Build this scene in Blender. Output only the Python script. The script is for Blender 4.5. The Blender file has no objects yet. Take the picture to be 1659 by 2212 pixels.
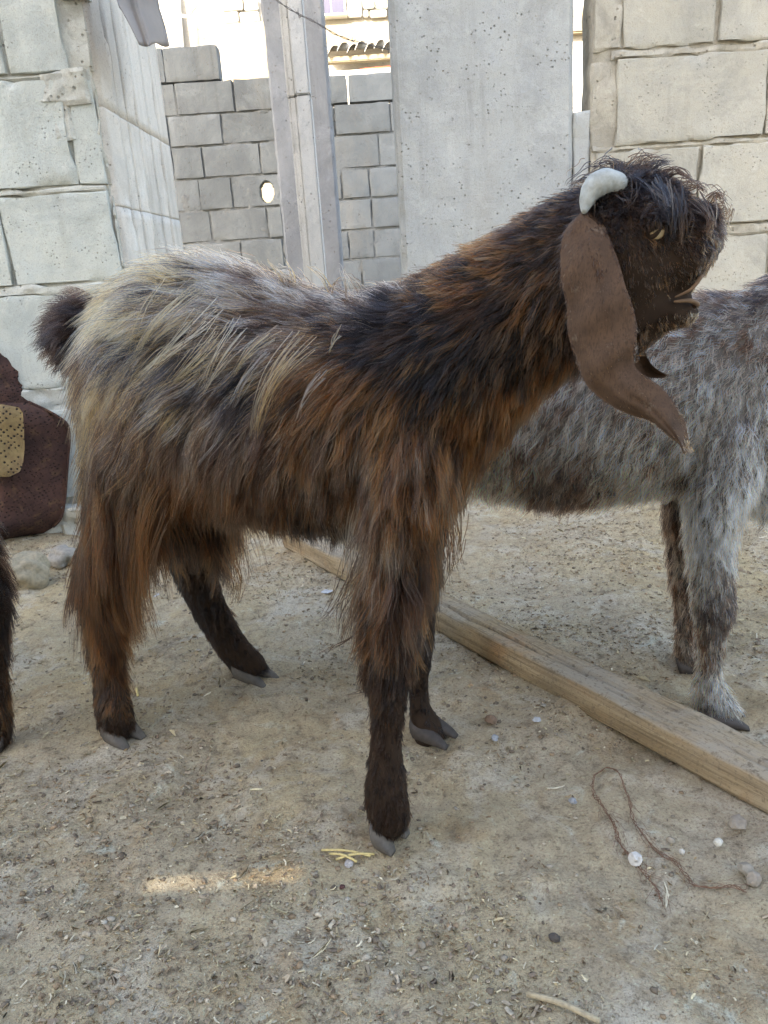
import bpy, bmesh, math, random
import numpy as np
from mathutils import Vector, Matrix, kdtree

# ------------------------------------------------------------------ camera
S = bpy.context.scene
COL = S.collection
F_PX, PITCH, ROLL, CAM_H = 1660.0, math.radians(18.0), math.radians(3.8), 0.55
FW = np.array([0, math.cos(PITCH), -math.sin(PITCH)])
UP = np.array([0, math.sin(PITCH), math.cos(PITCH)])
RT = np.array([1.0, 0, 0])
CAM = np.array([0, 0, CAM_H])
cr_, sr_ = math.cos(ROLL), math.sin(ROLL)
IMX = RT * cr_ - UP * sr_
IMY = RT * sr_ + UP * cr_
cd = bpy.data.cameras.new('camera')
cd.sensor_fit = 'VERTICAL'
cd.sensor_height = 24
cd.lens = 24 * F_PX / 2212
cd.clip_start = 0.02
cd.clip_end = 400
cam = bpy.data.objects.new('camera', cd)
COL.objects.link(cam)
cam.matrix_world = Matrix(((IMX[0], IMY[0], -FW[0], CAM[0]), (IMX[1], IMY[1], -FW[1], CAM[1]),
                           (IMX[2], IMY[2], -FW[2], CAM[2]), (0, 0, 0, 1)))
S.camera = cam

# ------------------------------------------------------------------ light
SUN_EL, SUN_AZ = math.radians(28), math.radians(205)     # sun behind the camera, a little to the left
SUN_DIR = np.array([math.sin(SUN_AZ) * math.cos(SUN_EL), math.cos(SUN_AZ) * math.cos(SUN_EL), math.sin(SUN_EL)])
w = bpy.data.worlds.new('World')
S.world = w
w.use_nodes = True
wn = w.node_tree
wn.nodes.clear()
sky = wn.nodes.new('ShaderNodeTexSky')
sky.sky_type = 'NISHITA'
sky.sun_disc = False
sky.sun_elevation = SUN_EL
sky.sun_rotation = SUN_AZ
sky.dust_density = 3.0
bg = wn.nodes.new('ShaderNodeBackground')
bg.inputs['Strength'].default_value = 0.15
wo = wn.nodes.new('ShaderNodeOutputWorld')
wn.links.new(sky.outputs[0], bg.inputs[0])
wn.links.new(bg.outputs[0], wo.inputs[0])
sl = bpy.data.lights.new('sun', 'SUN')
sl.energy = 2.0
sl.angle = math.radians(0.5)
sl.color = (1.0, 0.94, 0.84)
so = bpy.data.objects.new('sun', sl)
COL.objects.link(so)
so.rotation_euler = Vector(SUN_DIR).to_track_quat('Z', 'Y').to_euler()
so.location = (0, 0, 12)
vs = S.view_settings
vs.view_transform = 'Standard'
vs.look = 'None'
vs.gamma = 1
vs.use_curve_mapping = False
vs.exposure = 2.85
vs.use_white_balance = True
vs.white_balance_temperature = 6900
vs.white_balance_tint = 10
S.cycles.max_bounces = 8
S.cycles.transparent_max_bounces = 8
S.cycles.use_denoising = True
S.cycles.denoiser = 'OPENIMAGEDENOISE'
S.cycles.denoising_input_passes = 'RGB_ALBEDO_NORMAL'
S.cycles.sample_clamp_indirect = 3.0
S.render.hair_type = 'STRAND'
try:
    S.cycles_curves.shape = 'RIBBONS'
    S.cycles_curves.subdivisions = 1
except Exception:
    pass

# ------------------------------------------------------------------ helpers
RNG = np.random.default_rng(11)
random.seed(5)


def ray(x, y):
    dx, dy = x - 829.5, y - 1106
    return FW * F_PX + IMX * dx - IMY * dy


def onY(x, y, Y):
    d = ray(x, y)
    return CAM + d * (Y / d[1])


def onX(x, y, X):
    d = ray(x, y)
    return CAM + d * (X / d[0])


def G(x, y, z=0.0):
    d = ray(x, y)
    return CAM + d * ((z - CAM_H) / d[2])


def hsh(ix, iy, iz, seed):
    h = (ix.astype(np.int64) * 374761393 + iy.astype(np.int64) * 668265263 + iz.astype(np.int64) * 2147483647 + seed * 974711) & 0xFFFFFFFF
    h = ((h ^ (h >> 13)) * 1274126177) & 0xFFFFFFFF
    h = ((h ^ (h >> 16)) * 2246822519) & 0xFFFFFFFF
    return ((h ^ (h >> 15)) & 0xFFFF) / 65535.0


def vnoise(P, freq, seed=0):
    P = np.asarray(P, float) * freq
    I = np.floor(P).astype(np.int64)
    Fr = P - I
    Fr = Fr * Fr * (3 - 2 * Fr)
    out = 0
    for a in (0, 1):
        for b in (0, 1):
            for c in (0, 1):
                wt = (Fr[:, 0] if a else 1 - Fr[:, 0]) * (Fr[:, 1] if b else 1 - Fr[:, 1]) * (Fr[:, 2] if c else 1 - Fr[:, 2])
                out = out + wt * hsh(I[:, 0] + a, I[:, 1] + b, I[:, 2] + c, seed)
    return out * 2 - 1


def fbm(P, freq, octs=3, seed=0):
    o, a = 0, 1.0
    for k in range(octs):
        o = o + a * vnoise(P, freq * 2 ** k, seed + k)
        a *= 0.5
    return o


def mesh_obj(name, verts, faces, material=None, parent=None, smooth=True):
    me = bpy.data.meshes.new(name)
    me.from_pydata([tuple(map(float, v)) for v in verts], [], [tuple(map(int, f)) for f in faces])
    me.update()
    if smooth:
        me.shade_smooth()
    if material:
        me.materials.append(material)
    o = bpy.data.objects.new(name, me)
    COL.objects.link(o)
    if parent:
        o.parent = parent
    return o


def np_mesh(name, V, Q, material, parent=None, smooth=True):
    """fast mesh from arrays, Q is (n,4) or (n,3)"""
    me = bpy.data.meshes.new(name)
    k = Q.shape[1]
    me.vertices.add(len(V))
    me.vertices.foreach_set('co', np.ascontiguousarray(V, np.float32).ravel())
    me.loops.add(Q.size)
    me.loops.foreach_set('vertex_index', np.ascontiguousarray(Q, np.int32).ravel())
    me.polygons.add(len(Q))
    me.polygons.foreach_set('loop_start', np.arange(0, Q.size, k, dtype=np.int32))
    me.polygons.foreach_set('loop_total', np.full(len(Q), k, np.int32))
    me.update(calc_edges=True)
    if smooth:
        me.shade_smooth()
    me.materials.append(material)
    o = bpy.data.objects.new(name, me)
    COL.objects.link(o)
    if parent:
        o.parent = parent
    return o


def empty(name, label, cat, loc=(0, 0, 0), group=None):
    o = bpy.data.objects.new(name, None)
    COL.objects.link(o)
    o.location = tuple(map(float, loc))
    o.empty_display_size = 0.05
    return tag(o, label, cat, group)


def tag(o, label, cat, group=None):
    o['label'] = label
    o['category'] = cat
    if group:
        o['group'] = group
    return o


def adopt(child, parent):
    child.parent = parent
    child.matrix_parent_inverse = Matrix.Translation(parent.location).inverted()
    return child


# ------------------------------------------------------------------ materials
class NT:
    def __init__(self, name):
        self.m = bpy.data.materials.new(name)
        self.m.use_nodes = True
        self.t = self.m.node_tree
        self.t.nodes.clear()
        self.out = self.n('ShaderNodeOutputMaterial')

    def n(self, kind, **kw):
        nd = self.t.nodes.new(kind)
        for k, v in kw.items():
            if k in nd.inputs:
                nd.inputs[k].default_value = v
            else:
                setattr(nd, k, v)
        return nd

    def l(self, a, b):
        self.t.links.new(a, b)

    def pos(self):
        return self.n('ShaderNodeNewGeometry').outputs['Position']

    def obj(self):
        return self.n('ShaderNodeTexCoord').outputs['Object']

    def mapping(self, vec, scale=(1, 1, 1), rot=(0, 0, 0), loc=(0, 0, 0)):
        mp = self.n('ShaderNodeMapping')
        mp.inputs['Scale'].default_value = scale
        mp.inputs['Rotation'].default_value = rot
        mp.inputs['Location'].default_value = loc
        self.l(vec, mp.inputs['Vector'])
        return mp.outputs[0]

    def noise(self, vec, scale, detail=4, rough=0.55, dist=0.0):
        nd = self.n('ShaderNodeTexNoise', Scale=scale, Detail=detail, Roughness=rough, Distortion=dist)
        self.l(vec, nd.inputs['Vector'])
        return nd.outputs['Fac']

    def voro(self, vec, scale, feature='F1', rnd=1.0):
        nd = self.n('ShaderNodeTexVoronoi')
        nd.feature = feature
        nd.inputs['Scale'].default_value = scale
        nd.inputs['Randomness'].default_value = rnd
        self.l(vec, nd.inputs['Vector'])
        return nd.outputs['Distance']

    def ramp(self, fac, stops):
        nd = self.n('ShaderNodeValToRGB')
        el = nd.color_ramp.elements
        while len(el) < len(stops):
            el.new(0.5)
        for e, (p, c) in zip(el, stops):
            e.position = p
            e.color = (c, c, c, 1) if isinstance(c, (int, float)) else (*c, 1)
        self.l(fac, nd.inputs[0])
        return nd.outputs[0]

    def mix(self, fac, a, b, mode='MIX'):
        nd = self.n('ShaderNodeMix')
        nd.data_type = 'RGBA'
        nd.blend_type = mode
        for sock, v in ((nd.inputs[0], fac), (nd.inputs[6], a), (nd.inputs[7], b)):
            if isinstance(v, (int, float)):
                sock.default_value = v
            elif isinstance(v, tuple):
                sock.default_value = (*v, 1) if len(v) == 3 else v
            else:
                self.l(v, sock)
        return nd.outputs[2]

    def math(self, op, a, b=0.0, c=None):
        nd = self.n('ShaderNodeMath', operation=op)
        for i, v in enumerate((a, b, c)):
            if v is None:
                continue
            if isinstance(v, (int, float)):
                nd.inputs[i].default_value = v
            else:
                self.l(v, nd.inputs[i])
        return nd.outputs[0]

    def bump(self, h, dist, strength=1.0, normal=None):
        nd = self.n('ShaderNodeBump')
        nd.inputs['Distance'].default_value = dist
        nd.inputs['Strength'].default_value = strength
        self.l(h, nd.inputs['Height'])
        if normal:
            self.l(normal, nd.inputs['Normal'])
        return nd.outputs[0]

    def bsdf(self, color, rough=0.9, normal=None, spec=0.3, metal=0.0):
        b = self.n('ShaderNodeBsdfPrincipled')
        for key, v in (('Base Color', color), ('Roughness', rough), ('Metallic', metal), ('Specular IOR Level', spec)):
            if isinstance(v, (int, float)):
                b.inputs[key].default_value = v
            elif isinstance(v, tuple):
                b.inputs[key].default_value = (*v, 1)
            else:
                self.l(v, b.inputs[key])
        if normal:
            self.l(normal, b.inputs['Normal'])
        self.l(b.outputs[0], self.out.inputs[0])
        return self.m


def m_concrete(name, c0, c1, c2, pit=140.0, pitd=0.0025, blot=3.0, streak=False, rnd=0.12, stain=(0.30, 0.26, 0.20), staina=0.25, grain=420):
    t = NT(name)
    P = t.pos()
    n1 = t.noise(P, blot, 5, 0.6)
    n2 = t.noise(P, blot * 5.3, 5, 0.65)
    col = t.mix(t.ramp(n1, [(0.35, 0.0), (0.65, 1.0)]), c0, c1)
    col = t.mix(t.ramp(n2, [(0.42, 0.0), (0.75, 0.8)]), col, c2)
    st = t.ramp(t.noise(t.mapping(P, (1, 1, 0.35)), blot * 2.2, 6, 0.7), [(0.55, 0.0), (0.72, staina)])
    col = t.mix(st, col, stain)
    if streak:
        sk = t.noise(t.mapping(P, (1, 1, 0.03)), 26, 4, 0.6)
        col = t.mix(t.ramp(sk, [(0.45, 0.0), (0.7, 0.14)]), col, c2)
    dk = tuple(v * 0.74 for v in c2)
    wea = t.noise(t.mapping(P, (1, 1, 0.8), loc=(3, 1, 7)), blot * 1.1, 9, 0.74, 0.7)
    col = t.mix(t.ramp(wea, [(0.47, 0.0), (0.60, 0.55)]), col, dk)
    drip = t.noise(t.mapping(P, (1, 1, 0.07), loc=(5, 2, 3)), 13, 6, 0.7)
    col = t.mix(t.math('MULTIPLY', t.ramp(drip, [(0.52, 0.0), (0.66, 0.5)]), t.ramp(t.noise(P, blot * 0.6, 3), [(0.42, 0.0), (0.6, 1.0)])), col, (dk[0] * 0.85, dk[1] * 0.83, dk[2] * 0.78))
    lite = t.noise(t.mapping(P, loc=(9, 4, 2)), blot * 2.7, 8, 0.75, 0.5)
    col = t.mix(t.ramp(lite, [(0.56, 0.0), (0.66, 0.45)]), col, tuple(min(0.62, v * 1.22) for v in c1))
    oi = t.n('ShaderNodeObjectInfo').outputs['Random']
    val = t.math('MULTIPLY_ADD', oi, rnd, 1 - rnd / 2)
    hs = t.n('ShaderNodeHueSaturation')
    t.l(val, hs.inputs['Value'])
    t.l(col, hs.inputs['Color'])
    g = t.noise(P, grain, 3, 0.7)
    pits = t.ramp(t.voro(P, pit), [(0.06, 0.0), (0.22, 1.0)])
    msk = t.ramp(t.noise(P, 14, 3), [(0.5, 1.0), (0.6, 0.0)])
    pits = t.math('MAXIMUM', pits, msk)
    mid = t.noise(P, 46, 5, 0.65)
    c = t.mix(t.ramp(pits, [(0.0, 0.7), (1.0, 0.0)]), hs.outputs[0], (0.15, 0.13, 0.10))
    c = t.mix(t.ramp(g, [(0.34, 0.40), (0.47, 0.0)]), c, (0.20, 0.175, 0.14))
    b = t.bump(pits, pitd, 0.8)
    b = t.bump(mid, 0.005, 0.65, b)
    b = t.bump(g, 0.0016, 0.5, b)
    if streak:
        b = t.bump(t.noise(t.mapping(P, (1, 1, 0.04)), 60, 4, 0.6), 0.0007, 0.5, b)
    return t.bsdf(c, 0.93, b, 0.2)


def m_ground():
    t = NT('dirt')
    P = t.pos()
    n1 = t.noise(P, 2.6, 6, 0.62, 0.4)
    n2 = t.noise(P, 8, 7, 0.7, 0.8)
    n3 = t.noise(P, 60, 6, 0.72)
    n4 = t.noise(P, 360, 4, 0.75)
    col = t.mix(t.ramp(n1, [(0.35, 0.0), (0.62, 1.0)]), (0.437, 0.356, 0.250), (0.480, 0.370, 0.211))
    col = t.mix(t.ramp(n2, [(0.50, 0.0), (0.62, 0.8)]), col, (0.554, 0.479, 0.365))
    col = t.mix(t.ramp(t.noise(P, 6.5, 6, 0.72, 1.2), [(0.53, 0.0), (0.66, 0.6)]), col, (0.370, 0.247, 0.123))
    col = t.mix(t.ramp(t.noise(t.mapping(P, loc=(7, 3, 1)), 4.6, 7, 0.72, 0.8), [(0.55, 0.0), (0.66, 0.6)]), col, (0.289, 0.230, 0.162))
    col = t.mix(t.ramp(t.noise(t.mapping(P, loc=(2, 9, 4)), 19, 6, 0.7, 1.0), [(0.60, 0.0), (0.70, 0.65)]), col, (0.620, 0.616, 0.483))
    col = t.mix(t.ramp(n3, [(0.32, 0.85), (0.47, 0.0)]), col, (0.184, 0.137, 0.088))
    col = t.mix(t.ramp(n3, [(0.56, 0.0), (0.72, 0.6)]), col, (0.620, 0.548, 0.365))
    col = t.mix(t.ramp(n4, [(0.36, 0.75), (0.47, 0.0)]), col, (0.192, 0.148, 0.094))
    col = t.mix(t.ramp(n4, [(0.58, 0.0), (0.70, 0.65)]), col, (0.620, 0.620, 0.400))
    b = t.bump(n2, 0.02, 0.4)
    b = t.bump(n3, 0.012, 0.7, b)
    b = t.bump(n4, 0.004, 0.8, b)
    return t.bsdf(col, 0.95, b, 0.15)


def m_attr(name, rough=0.9, scale=300, bumpd=0.0008, spec=0.2):
    t = NT(name)
    a = t.n('ShaderNodeAttribute', attribute_name='tint')
    n = t.noise(t.pos(), scale, 3)
    c = t.mix(t.ramp(n, [(0.3, 0.4), (0.6, 0.0)]), a.outputs['Color'], (0.10, 0.08, 0.06))
    return t.bsdf(c, rough, t.bump(n, bumpd, 0.6), spec)


def m_hair(name, mul=(1, 1, 1), rough=0.38):
    t = NT(name)
    a = t.n('ShaderNodeAttribute', attribute_name='tint')
    c = a.outputs['Color']
    if mul != (1, 1, 1):
        c = t.mix(1.0, c, mul, 'MULTIPLY')
    h = t.n('ShaderNodeBsdfHairPrincipled')
    h.model = 'CHIANG'
    h.parametrization = 'COLOR'
    t.l(c, h.inputs['Color'])
    h.inputs['Roughness'].default_value = rough
    h.inputs['Radial Roughness'].default_value = 0.45
    h.inputs['Coat'].default_value = 0.0
    h.inputs['IOR'].default_value = 1.24
    h.inputs['Random Roughness'].default_value = 0.2
    t.l(h.outputs[0], t.out.inputs[0])
    return t.m


def m_plain(name, c, rough=0.8, spec=0.3, var=0.35, scale=60, bd=0.001, dark=None):
    t = NT(name)
    n = t.noise(t.pos(), scale, 5, 0.65)
    d = dark or tuple(v * 0.5 for v in c)
    col = t.mix(t.ramp(n, [(0.35, var * 2), (0.62, 0.0)]), c, d)
    return t.bsdf(col, rough, t.bump(n, bd, 0.6), spec)


def m_wood():
    t = NT('weathered_timber')
    P = t.obj()
    g1 = t.noise(t.mapping(P, (0.7, 13, 13)), 9, 6, 0.68, 0.7)
    g2 = t.noise(t.mapping(P, (1.2, 42, 42)), 7, 5, 0.65, 0.3)
    bl = t.noise(P, 6, 7, 0.7, 0.5)
    col = t.mix(t.ramp(g1, [(0.35, 0.0), (0.65, 1.0)]), (0.25, 0.175, 0.095), (0.36, 0.275, 0.165))
    col = t.mix(t.ramp(g2, [(0.36, 0.7), (0.50, 0.0)]), col, (0.13, 0.085, 0.045))
    col = t.mix(t.ramp(t.noise(P, 11, 5), [(0.56, 0.0), (0.72, 0.55)]), col, (0.36, 0.19, 0.075))
    # trodden dirt and dung dust, mostly on the upper face
    nz = t.n('ShaderNodeSeparateXYZ')
    t.l(t.n('ShaderNodeNewGeometry').outputs['Normal'], nz.inputs[0])
    top = t.ramp(nz.outputs['Z'], [(0.5, 0.25), (0.9, 1.0)])
    dirt = t.math('MULTIPLY', t.ramp(bl, [(0.40, 0.0), (0.62, 0.9)]), top)
    col = t.mix(dirt, col, (0.31, 0.27, 0.21))
    col = t.mix(t.math('MULTIPLY', t.ramp(t.noise(P, 75, 5, 0.7), [(0.34, 0.85), (0.44, 0.0)]), top), col, (0.13, 0.10, 0.07))
    col = t.mix(t.ramp(t.noise(P, 210, 4, 0.7), [(0.36, 0.6), (0.46, 0.0)]), col, (0.14, 0.11, 0.075))
    b = t.bump(g2, 0.0030, 0.8)
    b = t.bump(t.noise(P, 75, 5, 0.7), 0.003, 0.6, b)
    return t.bsdf(col, 0.88, b, 0.15)


def m_rust():
    t = NT('rusty_sheet')
    P = t.pos()
    n = t.noise(P, 14, 6, 0.7)
    col = t.mix(t.ramp(n, [(0.35, 0.0), (0.65, 1.0)]), (0.034, 0.018, 0.016), (0.078, 0.038, 0.028))
    col = t.mix(t.ramp(t.noise(P, 45, 4), [(0.55, 0.0), (0.75, 0.6)]), col, (0.15, 0.085, 0.04))
    mp = t.mapping(t.obj(), (1, 0, 1), (0, 0.35, 0))
    v = t.voro(mp, 135, rnd=0.3)
    hole = t.ramp(v, [(0.16, 1.0), (0.24, 0.0)])
    col = t.mix(t.math('MULTIPLY', hole, t.ramp(t.noise(P, 20, 3), [(0.35, 0.25), (0.6, 1.0)])), col, (0.008, 0.005, 0.004))
    b = t.bump(t.ramp(v, [(0.16, 0.0), (0.3, 1.0)]), 0.003, 0.8)
    b = t.bump(n, 0.006, 0.5, b)
    return t.bsdf(col, 0.85, b, 0.25)


M = {}
M['ground'] = m_ground()
M['block_left'] = m_concrete('pale_block', (0.49, 0.51, 0.465), (0.51, 0.518, 0.46), (0.45, 0.48, 0.46), pit=120, blot=4.0, rnd=0.10, staina=0.13)
M['mortar_left'] = m_concrete('pale_mortar', (0.45, 0.452, 0.405), (0.49, 0.49, 0.44), (0.39, 0.38, 0.335), pit=70, pitd=0.006, blot=9)
M['block_right'] = m_concrete('cream_block', (0.405, 0.380, 0.312), (0.43, 0.41, 0.35), (0.36, 0.352, 0.31), pit=120, blot=4.5, rnd=0.08)
M['mortar_right'] = m_concrete('cream_mortar', (0.37, 0.342, 0.28), (0.41, 0.385, 0.32), (0.295, 0.275, 0.232), pit=70, pitd=0.006, blot=9)
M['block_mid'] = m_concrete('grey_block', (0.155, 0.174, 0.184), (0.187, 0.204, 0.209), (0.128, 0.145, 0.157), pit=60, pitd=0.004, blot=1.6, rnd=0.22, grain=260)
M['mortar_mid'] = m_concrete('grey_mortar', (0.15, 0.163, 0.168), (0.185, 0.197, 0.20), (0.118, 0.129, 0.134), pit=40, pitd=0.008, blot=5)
M['slab'] = m_concrete('pitted_concrete', (0.35, 0.363, 0.354), (0.385, 0.394, 0.38), (0.31, 0.323, 0.323), pit=85, pitd=0.006, blot=2.4, rnd=0.0, staina=0.15)
M['board_concrete'] = m_concrete('boarded_concrete', (0.55, 0.50, 0.435), (0.58, 0.54, 0.475), (0.48, 0.445, 0.39), pit=90, pitd=0.003, blot=2.0, streak=True, rnd=0.03)
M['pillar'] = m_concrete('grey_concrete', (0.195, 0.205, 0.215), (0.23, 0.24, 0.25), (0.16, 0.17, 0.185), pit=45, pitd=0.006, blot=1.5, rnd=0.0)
M['post'] = m_concrete('light_concrete', (0.50, 0.50, 0.48), (0.54, 0.535, 0.51), (0.44, 0.44, 0.425), pit=60, blot=2, rnd=0.04)
M['plaster'] = m_concrete('cream_plaster', (0.27, 0.228, 0.155), (0.285, 0.245, 0.175), (0.245, 0.21, 0.145), pit=12, pitd=0.002, blot=0.8, rnd=0.03, grain=90)
M['white_plaster'] = m_concrete('white_plaster', (0.37, 0.36, 0.325), (0.40, 0.39, 0.355), (0.33, 0.32, 0.295), pit=12, pitd=0.002, blot=0.8, rnd=0.06, grain=90)
M['wood'] = m_wood()
M['rust'] = m_rust()
M['litter'] = m_attr('straw_bits', 0.8)
M['stone'] = m_attr('stones', 0.95, 160, 0.002)
M['hair'] = m_hair('goat_hair')
M['hair_grey'] = m_hair('grey_goat_hair', (3.3, 3.05, 2.75))
M['hair_dark'] = m_hair('dark_goat_hair', (0.10, 0.075, 0.065))
M['skin'] = m_plain('dark_hide', (0.032, 0.020, 0.013), 0.9, 0.1)
M['skin_grey'] = m_plain('grey_hide', (0.10, 0.09, 0.08), 0.9, 0.1)


def m_ear():
    t = NT('brown_ear_hide')
    P = t.pos()
    n = t.noise(P, 38, 5, 0.65)
    col = t.mix(t.ramp(n, [(0.35, 0.7), (0.62, 0.0)]), (0.095, 0.056, 0.034), (0.046, 0.029, 0.020))
    col = t.mix(t.ramp(t.noise(P, 70, 6, 0.7), [(0.60, 0.0), (0.70, 0.55)]), col, (0.21, 0.17, 0.13))
    f = t.noise(t.mapping(P, (900, 900, 220)), 1, 3, 0.7)
    col = t.mix(t.ramp(f, [(0.35, 0.55), (0.5, 0.0)]), col, (0.028, 0.019, 0.014))
    b = t.bump(f, 0.0006, 0.6)
    b = t.bump(n, 0.002, 0.5, b)
    return t.bsdf(col, 0.78, b, 0.10)


M['ear'] = m_ear()
M['horn'] = m_plain('pale_horn', (0.36, 0.37, 0.345), 0.6, 0.3, 0.4, 120, 0.0016, (0.22, 0.22, 0.19))
M['hoof'] = m_plain('grey_hoof', (0.105, 0.09, 0.074), 0.7, 0.3, 0.35, 120, 0.0008)
M['hoof_dark'] = m_plain('dark_hoof', (0.055, 0.045, 0.038), 0.7, 0.3, 0.35, 120, 0.0008)
M['lip'] = m_plain('tan_muzzle_hide', (0.15, 0.085, 0.042), 0.7, 0.3, 0.3, 120, 0.0008)


def m_eye():
    t = NT('pale_eye')
    return t.bsdf((0.46, 0.36, 0.21), 0.12, None, 0.6)


M['eye'] = m_eye()
M['pupil'] = m_plain('black_pupil', (0.008, 0.007, 0.006), 0.2, 0.5, 0.0)
M['twine'] = m_plain('brown_twine', (0.22, 0.125, 0.08), 0.9, 0.1, 0.3, 300, 0.0004)
M['wire'] = m_plain('rusted_wire', (0.13, 0.12, 0.115), 0.6, 0.4, 0.3, 200, 0.0004)
M['cloth'] = m_plain('grey_sacking', (0.26, 0.235, 0.215), 0.95, 0.1, 0.3, 9, 0.004, (0.20, 0.185, 0.175))
M['frame'] = m_plain('white_frame', (0.75, 0.74, 0.70), 0.5, 0.4, 0.05)
M['pane'] = m_plain('dark_pane', (0.035, 0.035, 0.075), 0.15, 0.6, 0.1, 3)
M['redpipe'] = m_plain('orange_red_plastic', (0.62, 0.08, 0.03), 0.5, 0.4, 0.1)
M['shade_house'] = m_plain('beige_render', (0.55, 0.50, 0.42), 0.9, 0.2, 0.1, 2)
M['yellow_sheet'] = None


def m_yellow():
    t = NT('yellow_perforated_sheet')
    P = t.obj()
    n = t.noise(t.pos(), 30, 5)
    col = t.mix(t.ramp(n, [(0.35, 0.0), (0.7, 1.0)]), (0.22, 0.16, 0.07), (0.12, 0.08, 0.04))
    v = t.voro(t.mapping(P, (1, 0, 1), (0, 0.6, 0)), 108, rnd=0.35)
    col = t.mix(t.ramp(v, [(0.20, 1.0), (0.27, 0.0)]), col, (0.012, 0.008, 0.006))
    return t.bsdf(col, 0.7, t.bump(t.ramp(v, [(0.2, 0.0), (0.34, 1.0)]), 0.003, 0.8), 0.3)


M['yellow_sheet'] = m_yellow()

# ------------------------------------------------------------------ ground


def axis_pts(d0, d1, step, lo, hi):
    a = list(np.arange(d0, d1 + step / 2, step))
    s, x = step, a[-1]
    while x < hi:
        s *= 1.16
        x += s
        a.append(x)
    s, x = step, a[0]
    pre = []
    while x > lo:
        s *= 1.16
        x -= s
        pre.append(x)
    return np.array(pre[::-1] + a)


def ground_h(P):
    Q = np.column_stack([P[:, 0], P[:, 1], np.zeros(len(P))])
    near = np.exp(-np.maximum(0, np.hypot(P[:, 0], P[:, 1] - 0.9) - 1.2) * 0.8)
    h = 0.008 * vnoise(Q, 4.2, 1) + 0.0060 * vnoise(Q, 13, 2) + near * (0.0036 * vnoise(Q, 42, 3) + 0.0016 * np.abs(vnoise(Q, 110, 4)))
    cr = vnoise(Q, 30, 8)
    h = h + near * 0.004 * np.clip(cr - 0.35, 0, 1) * 2
    return h


gx = axis_pts(-1.1, 1.15, 0.0052, -60, 60)
gy = axis_pts(0.33, 1.75, 0.0052, -25, 120)
XX, YY = np.meshgrid(gx, gy)
GP = np.column_stack([XX.ravel(), YY.ravel()])
GV = np.column_stack([GP, ground_h(GP)])
nx_, ny_ = len(gx), len(gy)
ii = (np.arange(ny_ - 1)[:, None] * nx_ + np.arange(nx_ - 1)[None, :]).ravel()
gq = np.column_stack([ii, ii + 1, ii + nx_ + 1, ii + nx_])
ground = np_mesh('ground', GV, gq, M['ground'])
ground['kind'] = 'structure'

# ------------------------------------------------------------------ block walls


def block_part(name, x0, x1, z0, z1, Y, depth, mat, parent, seed, cell=0.02, amp=0.003, rnd=0.006, chip=0.004, hole=None, tilt=0.0, back=True):
    """one masonry unit facing -Y: gridded uneven front, worn edges, sides going back"""
    wdt, hgt = x1 - x0, z1 - z0
    nx = max(2, int(round(wdt / cell)))
    nz = max(2, int(round(hgt / cell)))
    u = np.linspace(0, 1, nx + 1)
    v = np.linspace(0, 1, nz + 1)
    # pull the outermost rows close to the edge so that the arris reads round but tight
    e = rnd / wdt
    f = rnd / hgt
    u = np.concatenate([[0, e], u[1:-1], [1 - e, 1]])
    v = np.concatenate([[0, f], v[1:-1], [1 - f, 1]])
    U, V = np.meshgrid(u, v)
    X = x0 + U * wdt
    Z = z0 + V * hgt
    P = np.column_stack([X.ravel(), np.full(X.size, Y), Z.ravel()])
    Ps = P + seed * 3.17
    edge = np.minimum(np.minimum(U, 1 - U) * wdt, np.minimum(V, 1 - V) * hgt).ravel()
    d = amp * fbm(Ps, 14, 3, 5) + 0.4 * amp * vnoise(Ps, 90, 9)
    bite = np.clip(fbm(Ps, 18, 3, 21) - 0.45, 0, 1) * 0.016 * np.exp(-edge / 0.018)
    P[:, 1] += d + bite + np.where(edge < rnd * 0.5, rnd, 0) + tilt * (U.ravel() - 0.5) * wdt
    bm_ = edge < 1e-6
    P[bm_, 0] += chip * vnoise(Ps[bm_], 22, 31)
    P[bm_, 2] += chip * vnoise(Ps[bm_], 22, 37)
    n1, n2 = len(u), len(v)
    I = np.arange(n1 * n2).reshape(n2, n1)
    keep = np.ones((n2 - 1, n1 - 1), bool)
    faces = []
    if hole is not None:
        hx, hz, ra, rb = hole
        inside = (((P[:, 0] - hx) / ra) ** 2 + ((P[:, 2] - hz) / rb) ** 2).reshape(n2, n1)
        for j in range(n2 - 1):
            for i in range(n1 - 1):
                if inside[j:j + 2, i:i + 2].mean() < 1:
                    keep[j, i] = False
    for j in range(n2 - 1):
        for i in range(n1 - 1):
            if keep[j, i]:
                faces.append((I[j, i], I[j, i + 1], I[j + 1, i + 1], I[j + 1, i]))
    verts = [tuple(p) for p in P]
    # open edges (outer border and hole) go straight back
    from collections import Counter
    cnt = Counter()
    for fc in faces:
        for a in range(4):
            cnt[(fc[a], fc[(a + 1) % 4])] += 1
    bmap = {}
    for (a, b) in list(cnt):
        if (b, a) not in cnt:
            for q in (a, b):
                if q not in bmap:
                    bmap[q] = len(verts)
                    verts.append((P[q][0], Y + depth, P[q][2]))
            faces.append((b, a, bmap[a], bmap[b]))
    if back and hole is None:
        k = len(verts)
        verts += [(x0, Y + depth, z0), (x1, Y + depth, z0), (x1, Y + depth, z1), (x0, Y + depth, z1)]
        faces.append((k + 1, k, k + 3, k + 2))
    o_ = mesh_obj(name, verts, faces, mat, parent)
    o_.data.set_sharp_from_angle(angle=math.radians(32))
    return o_


def mortar_sheet(name, x0, x1, z0, z1, Y, mat, parent, cell=0.02, amp=0.006, depth=0.06, hole=None, seed=0):
    return block_part(name, x0, x1, z0, z1, Y, depth, mat, parent, seed, cell, amp, 0.003, 0.004, hole, back=False)


def zx(px, py, Y):
    p = onY(px, py, Y)
    return p[0], p[2]


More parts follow.
